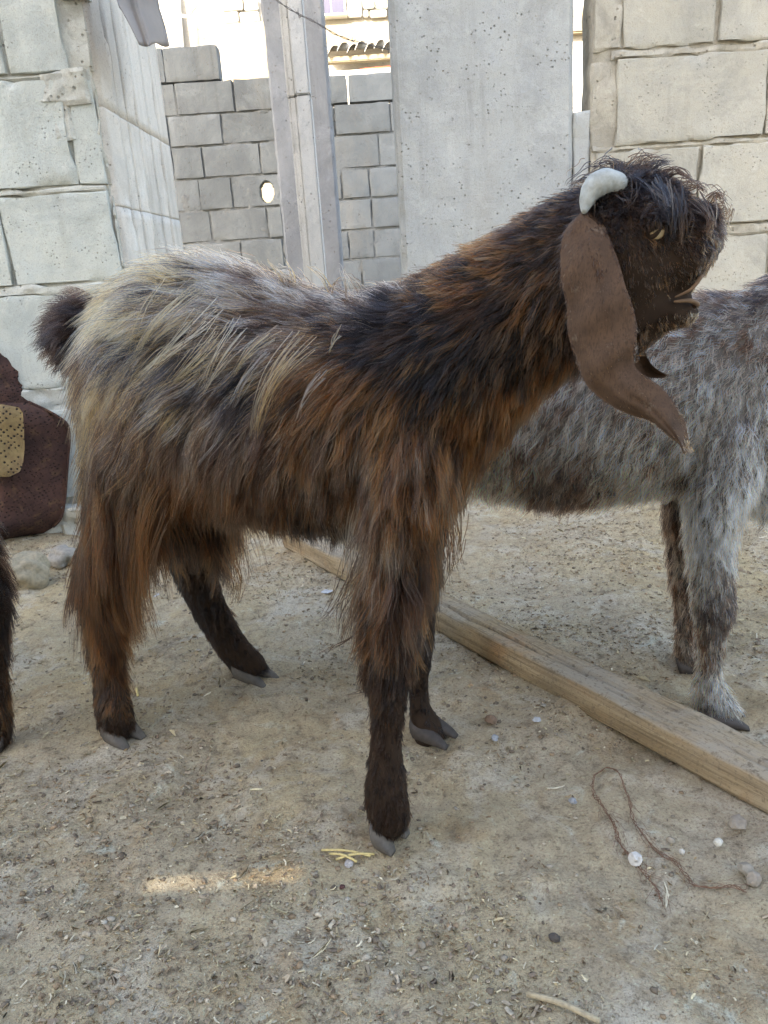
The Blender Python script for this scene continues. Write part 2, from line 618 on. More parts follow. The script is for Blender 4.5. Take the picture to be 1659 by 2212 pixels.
def course(Y, y0, y1, xr):
    return onY(xr, y1, Y)[2], onY(xr, y0, Y)[2]


# ---- left wall (pale blocks, close)
YL = 1.72
wl = empty('block_wall', 'pale close block wall with wide crumbling joints behind the tail', 'wall', (-0.75, YL, 0))
XE = onY(262, 590, YL)[0]
zA0 = zx(70, 157, YL)[1]
zB0, zB1 = zx(70, 405, YL)[1], zx(70, 172, YL)[1]
zC0, zC1 = zx(120, 612, YL)[1], zx(120, 420, YL)[1]
zD0, zD1 = zx(100, 837, YL)[1], zx(100, 638, YL)[1]
LX = lambda px, py: onY(px, py, YL)[0]
bl = []
bl.append((LX(-330, 60), LX(-8, 60), zA0, zA0 + 0.20))
bl.append((LX(2, 60), LX(132, 80), zA0, zA0 + 0.20))
bl.append((LX(-200, 290), LX(-60, 290), zB0, zB1))
bl.append((LX(-50, 290), LX(146, 290), zB0, zB1))
bl.append((LX(153, 290), LX(213, 300), zB0, zB1 - 0.004))
bl.append((LX(-320, 500), LX(8, 520), zC0, zC1))
bl.append((LX(15, 520), LX(247, 520), zC0, zC1))
bl.append((LX(-330, 740), LX(-120, 740), zD0, zD1))
bl.append((LX(-112, 740), LX(205, 740), zD0, zD1))
bl.append((LX(212, 740), XE + 0.004, zD0, zD1))
for k in range(2):
    z1 = zA0 + 0.225 + 0.215 * k
    for a in range(3):
        bl.append((XE - 0.42 * (a + 1) + 0.2 * k + 0.006, min(XE - 0.01, XE - 0.42 * a + 0.2 * k - 0.006), z1, z1 + 0.19))
zE1 = zD0 - 0.055
for k, z1 in enumerate((zE1,)):
    zb = max(0.02, z1 - 0.2)
    for a in range(3):
        xa, xb = XE - 0.40 * (a + 1) - 0.1 * k + 0.01, XE - 0.40 * a - 0.1 * k - 0.01
        bl.append((xa, min(xb, XE - 0.005), zb, z1))
for i, (a, b, c, d) in enumerate(bl):
    o = block_part('block', a, b, c, d, YL + RNG.uniform(-0.003, 0.003), 0.10, M['block_left'], None, i, 0.010, 0.0011, 0.002, 0.0055, tilt=RNG.uniform(-0.01, 0.01))
    adopt(o, wl)
o = mortar_sheet('mortar', XE - 1.35, XE + 0.002, -0.03, 1.62, YL + 0.011, M['mortar_left'], None, 0.013, 0.006, 0.02, None, 3)
adopt(o, wl)
# mortar squeezed out of the joints: rough bands, nearly flush with the blocks


def mortar_band(x0, x1, z0, z1, Y, seed, mat, par, amp=0.006):
    o = block_part('mortar_band', x0, x1, z0, z1, Y, 0.03, mat, None, seed, 0.008, amp, 0.004, 0.007)
    return adopt(o, par)


mortar_band(LX(-330, 412), LX(225, 412), zC1 + 0.0008, zB0 - 0.0028, YL + 0.002, 4, M['mortar_left'], wl)
mortar_band(LX(-330, 165), LX(95, 165), zB1 + 0.0008, zA0 - 0.003, YL + 0.003, 5, M['mortar_left'], wl)
mortar_band(LX(85, 185), LX(190, 185), zB1 - 0.045, zA0 - 0.001, YL - 0.004, 6, M['mortar_left'], wl, 0.010)
mortar_band(LX(110, 240), LX(150, 240), zB1 - 0.11, zB1 - 0.02, YL - 0.001, 7, M['mortar_left'], wl, 0.008)
mortar_band(LX(-330, 625), XE, zD1 + 0.0008, zC0 - 0.003, YL + 0.002, 8, M['mortar_left'], wl, 0.007)
mortar_band(LX(132, 90), LX(190, 90), zA0, zA0 + 0.12, YL + 0.010, 9, M['mortar_left'], wl, 0.004)
mortar_band(LX(132, 10), LX(190, 10), zA0 + 0.12, zA0 + 0.21, YL - 0.002, 10, M['mortar_left'], wl, 0.008)
mortar_band(LX(216, 300), XE + 0.003, zB0, zB1 - 0.02, YL + 0.004, 12, M['mortar_left'], wl, 0.010)
mortar_band(LX(251, 520), XE + 0.004, zC0, zC1, YL + 0.004, 13, M['mortar_left'], wl, 0.009)
mortar_band(LX(-200, 870), XE - 0.002, zE1 + 0.001, zD0 - 0.002, YL + 0.002, 14, M['mortar_left'], wl, 0.012)
mortar_band(XE - 1.3, XE, -0.02, 0.06, YL - 0.03, 15, M['mortar_left'], wl, 0.02)

# ---- board-marked column behind it, its side face turned to us
YF = onX(398, 540, XE + 0.012)[1]
colm = empty('concrete_column', 'board marked concrete column face receding beside the pale block wall', 'column', (XE - 0.2, 1.95, 0))
edges = np.linspace(YL + 0.014, YF, 7) + np.concatenate([[0], RNG.uniform(-0.022, 0.022, 5), [0]])
ZJ = [-0.02, onX(300, 455, XE + 0.012)[2], onX(265, 255, XE + 0.012)[2], 1.62]
for i in range(6):
    y0, y1 = edges[i], edges[i + 1]
    for sgm in range(3):
        n = 34
        zz = np.linspace(ZJ[sgm] + 0.0006, ZJ[sgm + 1] - 0.0006, n)
        xs = XE + 0.012 + RNG.uniform(-0.0012, 0.0012) + 0.0008 * vnoise(np.column_stack([zz, zz * 0 + i, zz * 0]), 5, 3)
        yy = np.linspace(y0, y1, 5)
        V, Fc = [], []
        for j in range(n):
            for k in range(5):
                q = np.array([[i * 3.1, yy[k], zz[j]]])
                bev = -0.0003 if k in (0, 4) else 0
                nick = -0.008 * max(0.0, float(vnoise(q, 21, 5)[0]) - 0.1) if (k == 0 and i % 2 or k == 4 and not i % 2) else 0
                V.append((xs[j] + bev + nick * 2 + 0.0012 * float(vnoise(q, 60, 7)[0]), yy[k], zz[j]))
            V.append((XE - 0.03, y1 - 0.0003, zz[j]))
            V.append((XE - 0.03, y0 + 0.0003, zz[j]))
        for j in range(n - 1):
            for k in range(7):
                a, b = j * 7 + k, j * 7 + (k + 1) % 7
                Fc.append((a, b, b + 7, a + 7))
        Fc.append(tuple(range(6, -1, -1)))
        Fc.append(tuple(range((n - 1) * 7, n * 7)))
        adopt(mesh_obj('board_face', V, Fc, M['board_concrete']), colm)


def box(name, x0, x1, y0, y1, z0, z1, mat, parent=None, bev=0.004, seg=2):
    bm = bmesh.new()
    bmesh.ops.create_cube(bm, size=1)
    for v in bm.verts:
        v.co = Vector((x0 + (v.co.x + 0.5) * (x1 - x0), y0 + (v.co.y + 0.5) * (y1 - y0), z0 + (v.co.z + 0.5) * (z1 - z0)))
    if bev:
        bmesh.ops.bevel(bm, geom=list(bm.edges), offset=bev, segments=seg, affect='EDGES')
    me = bpy.data.meshes.new(name)
    bm.to_mesh(me)
    bm.free()
    me.materials.append(mat)
    o = bpy.data.objects.new(name, me)
    COL.objects.link(o)
    if parent:
        adopt(o, parent)
    return o


box('core', XE - 1.34, XE - 0.031, YL + 0.034, YF - 0.004, -0.02, 1.615, M['board_concrete'], colm, 0.003)

# ---- pitted slab pillar
YS = 2.0
sx0, sx1 = onY(856, 300, YS)[0], onY(1239, 300, YS)[0]
slab = block_part('concrete_pillar', sx0, sx1, -0.02, 2.2, YS, 0.10, M['slab'], None, 41, 0.012, 0.0028, 0.012, 0.003)
tag(slab, 'broad pitted grey concrete pillar standing behind the brown neck', 'pillar')

# ---- right wall (cream blocks)
YR = 1.99
wr = empty('block_wall', 'cream block wall behind the horned head, right of the bright slit', 'wall', (1.0, YR, 0))
RX = lambda px, py: onY(px, py, YR)[0]
RZ = lambda px, py: onY(px, py, YR)[1 + 1]
xr0 = onY(1279, 300, YR)[0]
zA = (RZ(1480, 95), RZ(1480, 95) + 0.2)
zB = (RZ(1480, 302), RZ(1480, 118))
zC = (RZ(1450, 490), RZ(1450, 320))
zD = (RZ(1560, 694), RZ(1560, 510))
rb = [(RX(1352, 60), RX(1544, 50), *zA), (RX(1556, 50), RX(1960, 50), *zA),
      (RX(1333, 210), RX(1652, 210), *zB), (RX(1660, 210), RX(2060, 210), *zB),
      (xr0 + 0.012, RX(1503, 400), *zC), (RX(1513, 400), RX(1915, 400), *zC),
      (xr0 + 0.004, RX(1300, 600), *zD), (RX(1310, 600), RX(1650, 600), *zD), (RX(1662, 600), RX(2010, 600), *zD)]
zt = zD[0]
k = 0
while zt > 0.06:
    z1 = zt - 0.014
    z0 = max(0.0, z1 - 0.19)
    off = 0.2 * (k % 2)
    for a in range(4):
        xa, xb = xr0 + 0.41 * a - off + 0.006, xr0 + 0.41 * (a + 1) - off - 0.006
        rb.append((max(xa, xr0 + 0.004), xb, z0, z1))
    zt = z0
    k += 1
zt = zA[1]
for k in range(2):
    for a in range(4):
        xa, xb = xr0 + 0.41 * a - 0.2 * (k % 2) + 0.006, xr0 + 0.41 * (a + 1) - 0.2 * (k % 2) - 0.006
        rb.append((max(xa, xr0 + 0.05), xb, zt + 0.014, zt + 0.204))
    zt += 0.204
for i, (a, b, c, d) in enumerate(rb):
    if b - a < 0.03:
        continue
    o = block_part('block', a, b, c, d, YR + RNG.uniform(-0.003, 0.003), 0.10, M['block_right'], None, 60 + i, 0.011, 0.0014, 0.0025, 0.006, tilt=RNG.uniform(-0.008, 0.008))
    adopt(o, wr)
adopt(mortar_sheet('mortar', xr0, xr0 + 1.75, -0.03, 1.75, YR + 0.011, M['mortar_right'], None, 0.014, 0.006, 0.088, None, 17), wr)
mortar_band(xr0, RX(1345, 50), zA[0], zA[1] - 0.02, YR + 0.005, 20, M['mortar_right'], wr, 0.004)
mortar_band(xr0, RX(1322, 210), zB[0] - 0.004, zB[1] - 0.004, YR + 0.012, 21, M['mortar_right'], wr, 0.003)
mortar_band(RX(1325, 106), xr0 + 1.7, zB[1] + 0.0008, zA[0] - 0.003, YR + 0.002, 22, M['mortar_right'], wr, 0.007)
mortar_band(xr0, xr0 + 1.7, zC[1] + 0.0008, zB[0] - 0.003, YR + 0.002, 23, M['mortar_right'], wr, 0.007)
mortar_band(xr0, xr0 + 1.7, zD[1] + 0.0008, zC[0] - 0.003, YR + 0.002, 24, M['mortar_right'], wr, 0.007)
# rough cement that closes the lower part of the slit
zs = onY(1250, 240, YS)[2]
o = block_part('mortar_fill', sx1 + 0.001, xr0 - 0.001, -0.02, zs, YS + 0.006, 0.08, M['slab'], None, 77, 0.01, 0.006, 0.004, 0.003)
adopt(o, wr)

# ---- far walls, 5.5 m away
YM = 5.55


def far_wall(label, rows, xa, xb, xref, hole=None, dent=None, top_step=None):
    p = onY((xa + xb) / 2, 400, YM)
    wt = empty('block_wall', label, 'wall', (p[0], YM, 0))
    X0, X1 = onY(xa, 350, YM)[0], onY(xb, 350, YM)[0]
    i = 0
    for (y0, y1, joints) in rows:
        z1 = onY(xref, y0, YM)[2]
        z0 = onY(xref, y1, YM)[2]
        ym = (y0 + y1) / 2
        for (ja, jb) in joints:
            a, b = onY(ja, ym, YM)[0], onY(jb, ym, YM)[0]
            hl = None
            if hole and a - 0.02 < hole[0] < b + 0.02 and z0 < hole[1] < z1:
                hl = hole
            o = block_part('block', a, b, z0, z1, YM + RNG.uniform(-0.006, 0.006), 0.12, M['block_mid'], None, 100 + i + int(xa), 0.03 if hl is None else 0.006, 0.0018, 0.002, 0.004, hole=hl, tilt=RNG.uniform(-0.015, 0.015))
            adopt(o, wt)
            i += 1
    zt = onY(xref, rows[-1][1], YM)[2]
    k = 0
    while zt > 0.04:
        z1 = zt - 0.012
        z0 = max(z1 - 0.195, -0.01)
        x = X0 - 0.4 + 0.2 * (k % 2)
        while x < X1:
            a, b = max(x + 0.006, X0), min(x + 0.394, X1)
            if b - a > 0.03:
                adopt(block_part('block', a, b, z0, z1, YM + RNG.uniform(-0.006, 0.006), 0.12, M['block_mid'], None, 300 + i, 0.05, 0.0018, 0.002, 0.004), wt)
                i += 1
            x += 0.4
        zt = z0
        k += 1
    ztop = onY(xref, rows[1][0], YM)[2]
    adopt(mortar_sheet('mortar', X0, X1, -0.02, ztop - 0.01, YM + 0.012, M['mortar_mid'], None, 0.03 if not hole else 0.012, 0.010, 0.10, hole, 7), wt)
    return wt


hc = onY(576, 414, YM)
rowsL = [(98, 172, [(300, 352), (354, 471)]),
         (176, 244, [(260, 377), (381, 503), (508, 596)]),
         (248, 312, [(300, 362), (365, 478), (482, 600)]),
         (317, 382, [(250, 372), (375, 437), (441, 561), (565, 604)]),
         (387, 452, [(300, 376), (380, 430), (432, 500), (503, 606)]),
         (457, 521, [(260, 386), (390, 454), (459, 577), (581, 610)]),
         (526, 590, [(300, 396), (400, 521), (525, 612)])]
far_wall('far grey block wall with a stepped top and a round hole, left of the tall post', rowsL, 250, 606, 450, hole=(hc[0], hc[2], 0.050, 0.070))
rowsR = [(160, 219, [(690, 749), (753, 872)]),
         (224, 287, [(690, 720), (724, 841), (845, 960)]),
         (292, 360, [(690, 716), (720, 817), (821, 940)]),
         (366, 426, [(700, 736), (740, 796), (800, 920)]),
         (432, 493, [(690, 728), (732, 801), (806, 920)]),
         (499, 557, [(700, 752), (756, 807), (811, 930)]),
         (563, 620, [(700, 780), (784, 900)])]
far_wall('far grey block wall between the tall post and the broad pillar', rowsR, 690, 900, 780)

# ---- pillar and fence post in the gap
YP = 4.5
a, b = onY(591, 290, YP)[0], onY(718, 290, YP)[0]
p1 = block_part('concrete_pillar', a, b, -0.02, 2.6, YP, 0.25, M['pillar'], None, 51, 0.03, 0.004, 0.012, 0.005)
tag(p1, 'shaded rough grey pillar standing behind the slim pale post', 'pillar')
YQ = 3.3
a, b = onY(639, 290, YQ)[0], onY(678, 290, YQ)[0]
post = empty('fence_post', 'slim pale concrete post in front of the shaded pillar', 'post', ((a + b) / 2, YQ, 0))
zj = onY(650, 205, YQ)[2]
for z0, z1, dx in ((-0.03, zj - 0.002, 0.0), (zj + 0.002, 2.3, -0.002)):
    box('post_section', a + 0.012 + dx, b + dx, YQ, YQ + 0.085, z0, z1, M['post'], post, 0.005)
    box('side_flange', a - 0.012 + dx, a + 0.011 + dx, YQ + 0.03, YQ + 0.08, z0, z1, M['post'], post, 0.004)
    box('rear_lip', a - 0.022 + dx, a - 0.0125 + dx, YQ + 0.045, YQ + 0.075, z0, z1, M['post'], post, 0.002)


def tube(name, pts, r, mat, parent=None, seg=6, caps=True):
    pts = [Vector(tuple(map(float, p))) for p in pts]
    V, Fc = [], []
    n = len(pts)
    prev = None
    for i, p in enumerate(pts):
        t = (pts[min(i + 1, n - 1)] - pts[max(i - 1, 0)]).normalized()
        if prev is None:
            u = t.orthogonal().normalized()
        else:
            u = (prev - t * prev.dot(t)).normalized()
        prev = u
        v = t.cross(u)
        rr = r(i / (n - 1)) if callable(r) else r
        for k in range(seg):
            an = 2 * math.pi * k / seg
            V.append(p + (u * math.cos(an) + v * math.sin(an)) * rr)
    for i in range(n - 1):
        for k in range(seg):
            q = (k + 1) % seg
            Fc.append((i * seg + k, i * seg + q, (i + 1) * seg + q, (i + 1) * seg + k))
    if caps:
        Fc.append(tuple(range(seg - 1, -1, -1)))
        Fc.append(tuple(range((n - 1) * seg, n * seg)))
    if name is None:
        return V, Fc
    return mesh_obj(name, V, Fc, mat, parent)


def resample(P, n):
    P = np.array(P, float)
    d = np.concatenate([[0], np.cumsum(np.linalg.norm(np.diff(P, axis=0), axis=1))])
    # Catmull-Rom through the points, sampled evenly by chord length
    out = []
    for s in np.linspace(0, d[-1], n):
        i = min(max(np.searchsorted(d, s) - 1, 0), len(P) - 2)
        t = (s - d[i]) / max(d[i + 1] - d[i], 1e-9)
        p0, p1_, p2, p3 = P[max(i - 1, 0)], P[i], P[i + 1], P[min(i + 2, len(P) - 1)]
        out.append(0.5 * ((2 * p1_) + (p2 - p0) * t + (2 * p0 - 5 * p1_ + 4 * p2 - p3) * t * t + (3 * p1_ - p0 - 3 * p2 + p3) * t ** 3))
    return np.array(out)


# ---- barbed wire
wirepx = [(540, -40), (597, 0), (617, 14), (646, 31), (675, 45), (700, 59), (725, 74), (761, 88), (790, 95), (836, 106), (900, 116)]
wp = resample([onY(x, y, 2.9) for x, y in wirepx], 80)
bw = empty('barbed_wire', 'sagging rusty barbed wire strung across the gap in front of the post', 'wire', wp[40])
for ph in (0, math.pi):
    q = wp.copy()
    an = np.linspace(0, 46, 80) + ph
    q[:, 1] += 0.0022 * np.cos(an)
    q[:, 2] += 0.0022 * np.sin(an)
    adopt(tube('wire_strand', q, 0.0013, M['wire'], None, 5), bw)
for k in (8, 24, 33, 50, 66):
    for s in range(3):
        d = np.array([RNG.uniform(-.6, .6), RNG.uniform(-.5, .5), RNG.uniform(-1, 1)])
        d = d / np.linalg.norm(d) * 0.017
        adopt(tube('barb', [wp[k] - d, wp[k], wp[k] + d * 0.6], lambda t: 0.0011 * (1 - abs(t - .5)), M['wire'], None, 4), bw)

# ---- sacking hanging from the column top
ck = []
left = [(235, -120), (252, 0), (262, 22), (280, 55), (300, 96)]
right = [(330, -120), (338, 0), (345, 30), (354, 60), (362, 97)]
Lp, Rp = resample([(x, y, 0) for x, y in left], 18), resample([(x, y, 0) for x, y in right], 18)
V, Fc = [], []
for i in range(18):
    for j in range(15):
        t = j / 14
        x = Lp[i][0] * (1 - t) + Rp[i][0] * t
        y = Lp[i][1] * (1 - t) + Rp[i][1] * t + (4 * math.sin(t * 9) if i == 17 else 0)
        Yd = 1.60 + 0.20 * t + 0.02 * math.sin(t * 7 + i * 0.12) + 0.010 * math.sin(t * 17 + i * 0.3)
        V.append(onY(x, y, Yd))
n0 = len(V)
V += [v + np.array([0.003, 0.004, 0]) for v in V]
for i in range(17):
    for j in range(14):
        a = i * 15 + j
        Fc.append((a, a + 1, a + 16, a + 15))
        Fc.append((a + n0 + 15, a + n0 + 16, a + n0 + 1, a + n0))
for j in range(14):
    a = 17 * 15 + j
    Fc.append((a, a + 1, a + 1 + n0, a + n0))
for i in range(17):
    a = i * 15 + 14
    Fc.append((a, a + n0, a + n0 + 15, a + 15))
    a = i * 15
    Fc.append((a, a + 15, a + n0 + 15, a + n0))
cloth = mesh_obj('hanging_cloth', V, Fc, M['cloth'])
tag(cloth, 'grey brown sacking hanging over the top of the board marked column', 'cloth')

# ---- house behind the walls (sunlit)
YH = 12.0
hp = onY(600, 0, YH)
house = empty('house', 'sunlit cream plastered house with bare block panels beyond the yard walls', 'house', (hp[0], YH, 0))
HX = lambda px, py=60: onY(px, py, YH)[0]
HZ = lambda px, py: onY(px, py, YH)[2]


def hbox(name, xa, xb, ya, yb, dy0, dy1, mat, bev=0.01, xr=None):
    """front box given by px extents; dy0 in front of the house line, dy1 behind"""
    xm = (xa + xb) / 2 if xr is None else xr
    return box(name, HX(xa), HX(xb), YH + dy0, YH + dy1, HZ(xm, yb), HZ(xm, ya), mat, house, bev)


box('wall', HX(-500), HX(1700), YH + 0.2, YH + 3.0, -0.03, 6.8, M['white_plaster'], house, 0.02)
box('plaster_panel', HX(473), HX(575), YH + 0.08, YH + 0.195, 0.0, HZ(520, 44), M['plaster'], house, 0.02)
box('plaster_panel', HX(690), HX(1300), YH + 0.05, YH + 0.195, HZ(770, 100), HZ(770, 47), M['plaster'], house, 0.02)
box('plaster_panel', HX(340), HX(389), YH + 0.02, YH + 0.195, 0.0, 6.0, M['white_plaster'], house, 0.02)
for (xa, xb, ya, yb) in ((482, 508, -45, -14), (511, 553, -45, -14), (482, 527, -11, 16), (530, 560, -11, 16), (483, 515, 19, 43), (518, 560, 19, 43),
                         (752, 784, -12, 31), (787, 812, -12, 12), (787, 798, 15, 31), (801, 838, 15, 31), (815, 850, -12, 12), (841, 880, 15, 31), (853, 890, -12, 12)):
    o = hbox('block', xa, xb, ya, yb, 0.11, 0.195, M['white_plaster'], 0.012)
wf = box('window', HX(688), HX(750), YH + 0.06, YH + 0.19, HZ(720, 29), HZ(720, -110), M['frame'], house, 0.012)
pn = box('pane', HX(692), HX(717), YH + 0.05, YH + 0.059, HZ(720, 25), HZ(720, -105), M['pane'], None, 0.0)
pn.parent = wf
pn.matrix_parent_inverse = Matrix.Translation(house.location).inverted() @ Matrix.Identity(4)
pn2 = box('pane', HX(719), HX(746), YH + 0.05, YH + 0.059, HZ(720, 25), HZ(720, -105), M['pane'], None, 0.0)
pn2.parent = wf
for q in (pn, pn2):
    q.matrix_parent_inverse = (Matrix.Translation(house.location) @ wf.matrix_parent_inverse).inverted()
hbox('window_sill', 684, 753, 29, 33, -0.02, 0.195, M['frame'], 0.008)
hbox('ledge', 700, 1200, 101, 117, -0.25, 0.19, M['white_plaster'], 0.015, 770)
for i in range(16):
    x = 706 + i * 19 + (i % 3)
    x0, x1 = HX(x), HX(x + 21)
    z0 = HZ(770, 134)
    pts = []
    V, Fc = [], []
    for j in range(8):
        t = j / 7
        zz = z0 + 0.10 * t + 0.045 * math.sin(t * math.pi) + (0.03 if i % 2 else 0)
        V.append((x0 + (x1 - x0) * t, YH - 0.55, zz))
        V.append((x0 + (x1 - x0) * t, YH + 0.0, zz + 0.12))
    for j in range(7):
        Fc.append((2 * j, 2 * j + 2, 2 * j + 3, 2 * j + 1))
    n0 = len(V)
    V += [(a_, b_, c_ - 0.02) for a_, b_, c_ in V]
    Fc += [tuple(n0 + k_ for k_ in f[::-1]) for f in Fc]
    for j in range(7):
        Fc.append((2 * j, n0 + 2 * j, n0 + 2 * j + 2, 2 * j + 2))
    adopt(mesh_obj('roof_tile', V, Fc, M['white_plaster']), house)
hbox('beam', 700, 1200, 137, 149, -0.45, -0.3, M['plaster'], 0.012, 770)
box('dark_strip', HX(709), HX(782), YH + 0.02, YH + 0.19, HZ(770, 175), HZ(770, 150), M['cloth'], house, 0.005)  # solid grey brown strip set just below the beam
pipe = tube('orange_bundle', [onY(x, y, 10.8) for x, y in ((776, 155), (790, 152), (812, 150), (838, 148), (860, 147))], 0.028, M['redpipe'], None, 8)
tag(pipe, 'orange red plastic bundle lying above the far wall under the tiled eave', 'bundle')
pipe_z = pipe.data.vertices[0].co.z
# a ledge block for it to lie on (the house's low store-room wall)
xa, xb = onY(700, 160, 10.7)[0], onY(900, 160, 10.7)[0]
box('store_room', xa, xb + 1.5, 10.6, 11.5, -0.03, pipe_z - 0.032, M['white_plaster'], house, 0.02)
# drain pipes
for pts in ([(385, -60), (388, 20), (394, 100), (396, 160)], [(440, -30), (424, 10), (404, 38)], [(391, 34), (404, 36), (409, 34)]):
    adopt(tube('drain_pipe', [onY(x, y, YH - 0.12) for x, y in pts], 0.022, M['post'], None, 8), house)

# ---- unseen house behind the camera, sized to shade the yard; sun opening added
YB = -4.0
patch = G(520, 1880)
tt = (YB - patch[1]) / SUN_DIR[1]
hcz = patch + SUN_DIR * tt
hx, hz = hcz[0], hcz[2]
ha, hb = 0.22, 0.16
X0, X1, HT = -8.0, 1.6, 7.9
shade = empty('house', 'plain beige house rear wall, unseen behind the viewer, sized to shade the yard', 'house', (-2, YB, 0))
box('wall', X0, hx - ha, YB - 0.03, YB, -0.03, HT, M['shade_house'], shade, 0.0)
box('wall', hx + ha, X1, YB - 0.03, YB, -0.03, HT, M['shade_house'], shade, 0.0)
box('wall', hx - ha, hx + ha, YB - 0.03, YB, -0.03, hz - hb, M['shade_house'], shade, 0.0)
box('wall', hx - ha, hx + ha, YB - 0.03, YB, hz + hb, HT, M['shade_house'], shade, 0.0)
# added unseen screen nearer by: the gap between its boards shapes the sun sliver
YK = -0.55
kc = patch + SUN_DIR * ((YK - patch[1]) / SUN_DIR[1])
sun_mask = empty('sun_mask', 'unseen board screen added behind the viewer to shape the sun sliver', 'sun_mask', (kc[0], YK, 0))
kh, kw = 0.0055, 0.075
box('board', kc[0] - 0.5, kc[0] + 0.5, YK - 0.012, YK, -0.02, kc[2] - kh, M['wood'], sun_mask, 0.0)
box('board', kc[0] - 0.5, kc[0] + 0.5, YK - 0.012, YK, kc[2] + kh, kc[2] + 0.34, M['wood'], sun_mask, 0.0)
box('mask_side', kc[0] - 0.5, kc[0] - kw, YK + 0.001, YK + 0.014, -0.02, kc[2] + 0.34, M['wood'], sun_mask, 0.0)
box('mask_side', kc[0] + kw, kc[0] + 0.5, YK + 0.001, YK + 0.014, -0.02, kc[2] + 0.34, M['wood'], sun_mask, 0.0)

# ------------------------------------------------------------------ goats
PAL = {'K': (0.007, 0.006, 0.007), 'N': (0.008, 0.010, 0.016), 'D': (0.022, 0.0115, 0.0075), 'B': (0.080, 0.046, 0.027),
       'R': (0.120, 0.044, 0.014), 'O': (0.21, 0.085, 0.026), 'T': (0.42, 0.265, 0.108), 'C': (0.56, 0.42, 0.235),
       'G': (0.14, 0.115, 0.095), 'S': (0.37, 0.335, 0.285), 'W': (0.60, 0.58, 0.54)}
PKEY = list(PAL)
PARR = np.array([PAL[k] for k in PKEY])


class Frame:
    """upright plane through a goat: s runs tail to head, n points to the near side"""

    def __init__(self, rear, front, flip=False):
        rear, front = np.array(rear, float), np.array(front, float)
        d = front - rear
        d[2] = 0
        self.s = d / np.linalg.norm(d)
        self.n = np.array([self.s[1], -self.s[0], 0]) * (-1 if flip else 1)
        self.o = np.array([rear[0], rear[1], 0])

    def at(self, px, py, off=0.0):
        d = ray(px, py)
        t = (np.dot(self.o - CAM, self.n) + off) / np.dot(d, self.n)
        return CAM + d * t

    def off(self, p):
        return float(np.dot(p - self.o, self.n))

    def sz(self, P):
        return np.column_stack([(P - self.o) @ self.s, P[:, 2]])


def loft(stations, fr, seg=18, res=None):
    """stations: (pixel a, pixel b, half thickness across, offset): rings whose a-b axis lies in the goat's plane"""
    A = np.array([fr.at(*s[0], s[3]) for s in stations])
    B = np.array([fr.at(*s[1], s[3]) for s in stations])
    H = np.array([s[2] for s in stations], float)
    n = res or (len(stations) * 4)
    A, B = resample3(A, n), resample3(B, n)
    H = resample3(H[:, None], n)[:, 0]
    V, Fc = [], []
    for i in range(n):
        c, u = (A[i] + B[i]) / 2, (A[i] - B[i]) / 2
        for k in range(seg):
            an = 2 * math.pi * k / seg
            V.append(c + u * math.cos(an) + fr.n * H[i] * math.sin(an))
    for i in range(n - 1):
        for k in range(seg):
            q = (k + 1) % seg
            Fc.append((i * seg + k, i * seg + q, (i + 1) * seg + q, (i + 1) * seg + k))
    ca = len(V)
    V.append((A[0] + B[0]) / 2)
    V.append((A[-1] + B[-1]) / 2)
    for k in range(seg):
        q = (k + 1) % seg
        Fc.append((q, k, ca))
        Fc.append(((n - 1) * seg + k, (n - 1) * seg + q, ca + 1))
    return np.array(V), Fc


def resample3(P, n):
    """Catmull-Rom by station number"""
    P = np.array(P, float)
    m = len(P) - 1
    out = []
    for s in np.linspace(0, m, n):
        i = min(int(s), m - 1)
        t = s - i
        p0, p1_, p2, p3 = P[max(i - 1, 0)], P[i], P[i + 1], P[min(i + 2, m)]
        out.append(0.5 * ((2 * p1_) + (p2 - p0) * t + (2 * p0 - 5 * p1_ + 4 * p2 - p3) * t * t + (3 * p1_ - p0 - 3 * p2 + p3) * t ** 3))
    return np.array(out)


def blend_mesh(name, lofts, mat, voxel=0.0045, smooth=7):
    V, Fc = [], []
    for v, f in lofts:
        k = len(V)
        V += [tuple(p) for p in v]
        Fc += [tuple(k + i for i in q) for q in f]
    tmp = mesh_obj('tmp', V, Fc)
    bm = bmesh.new()
    bm.from_mesh(tmp.data)
    bmesh.ops.recalc_face_normals(bm, faces=bm.faces)
    bm.to_mesh(tmp.data)
    bm.free()
    r = tmp.modifiers.new('r', 'REMESH')
    r.mode = 'VOXEL'
    r.voxel_size = voxel
    sm = tmp.modifiers.new('s', 'SMOOTH')
    sm.iterations = smooth
    sm.factor = 0.5
    dg = bpy.context.evaluated_depsgraph_get()
    me = bpy.data.meshes.new_from_object(tmp.evaluated_get(dg))
    me.name = name
    me.shade_smooth()
    me.materials.clear()
    me.materials.append(mat)
    bpy.data.objects.remove(tmp)
    o = bpy.data.objects.new(name, me)
    COL.objects.link(o)
    return o


def mesh_arrays(o):
    me = o.data
    nv = len(me.vertices)
    V = np.empty(nv * 3, np.float32)
    me.vertices.foreach_get('co', V)
    V = V.reshape(-1, 3).astype(float)
    me.calc_loop_triangles()
    T = np.empty(len(me.loop_triangles) * 3, np.int32)
    me.loop_triangles.foreach_get('vertices', T)
    T = T.reshape(-1, 3)
    N = np.empty(nv * 3, np.float32)
    me.vertices.foreach_get('normal', N)
    return V, T, N.reshape(-1, 3).astype(float)


def parse_mix(s):
    out = np.zeros(len(PKEY))
    for tok in s.split():
        out[PKEY.index(tok[0])] += float(tok[1:] or 1)
    return out / out.sum()


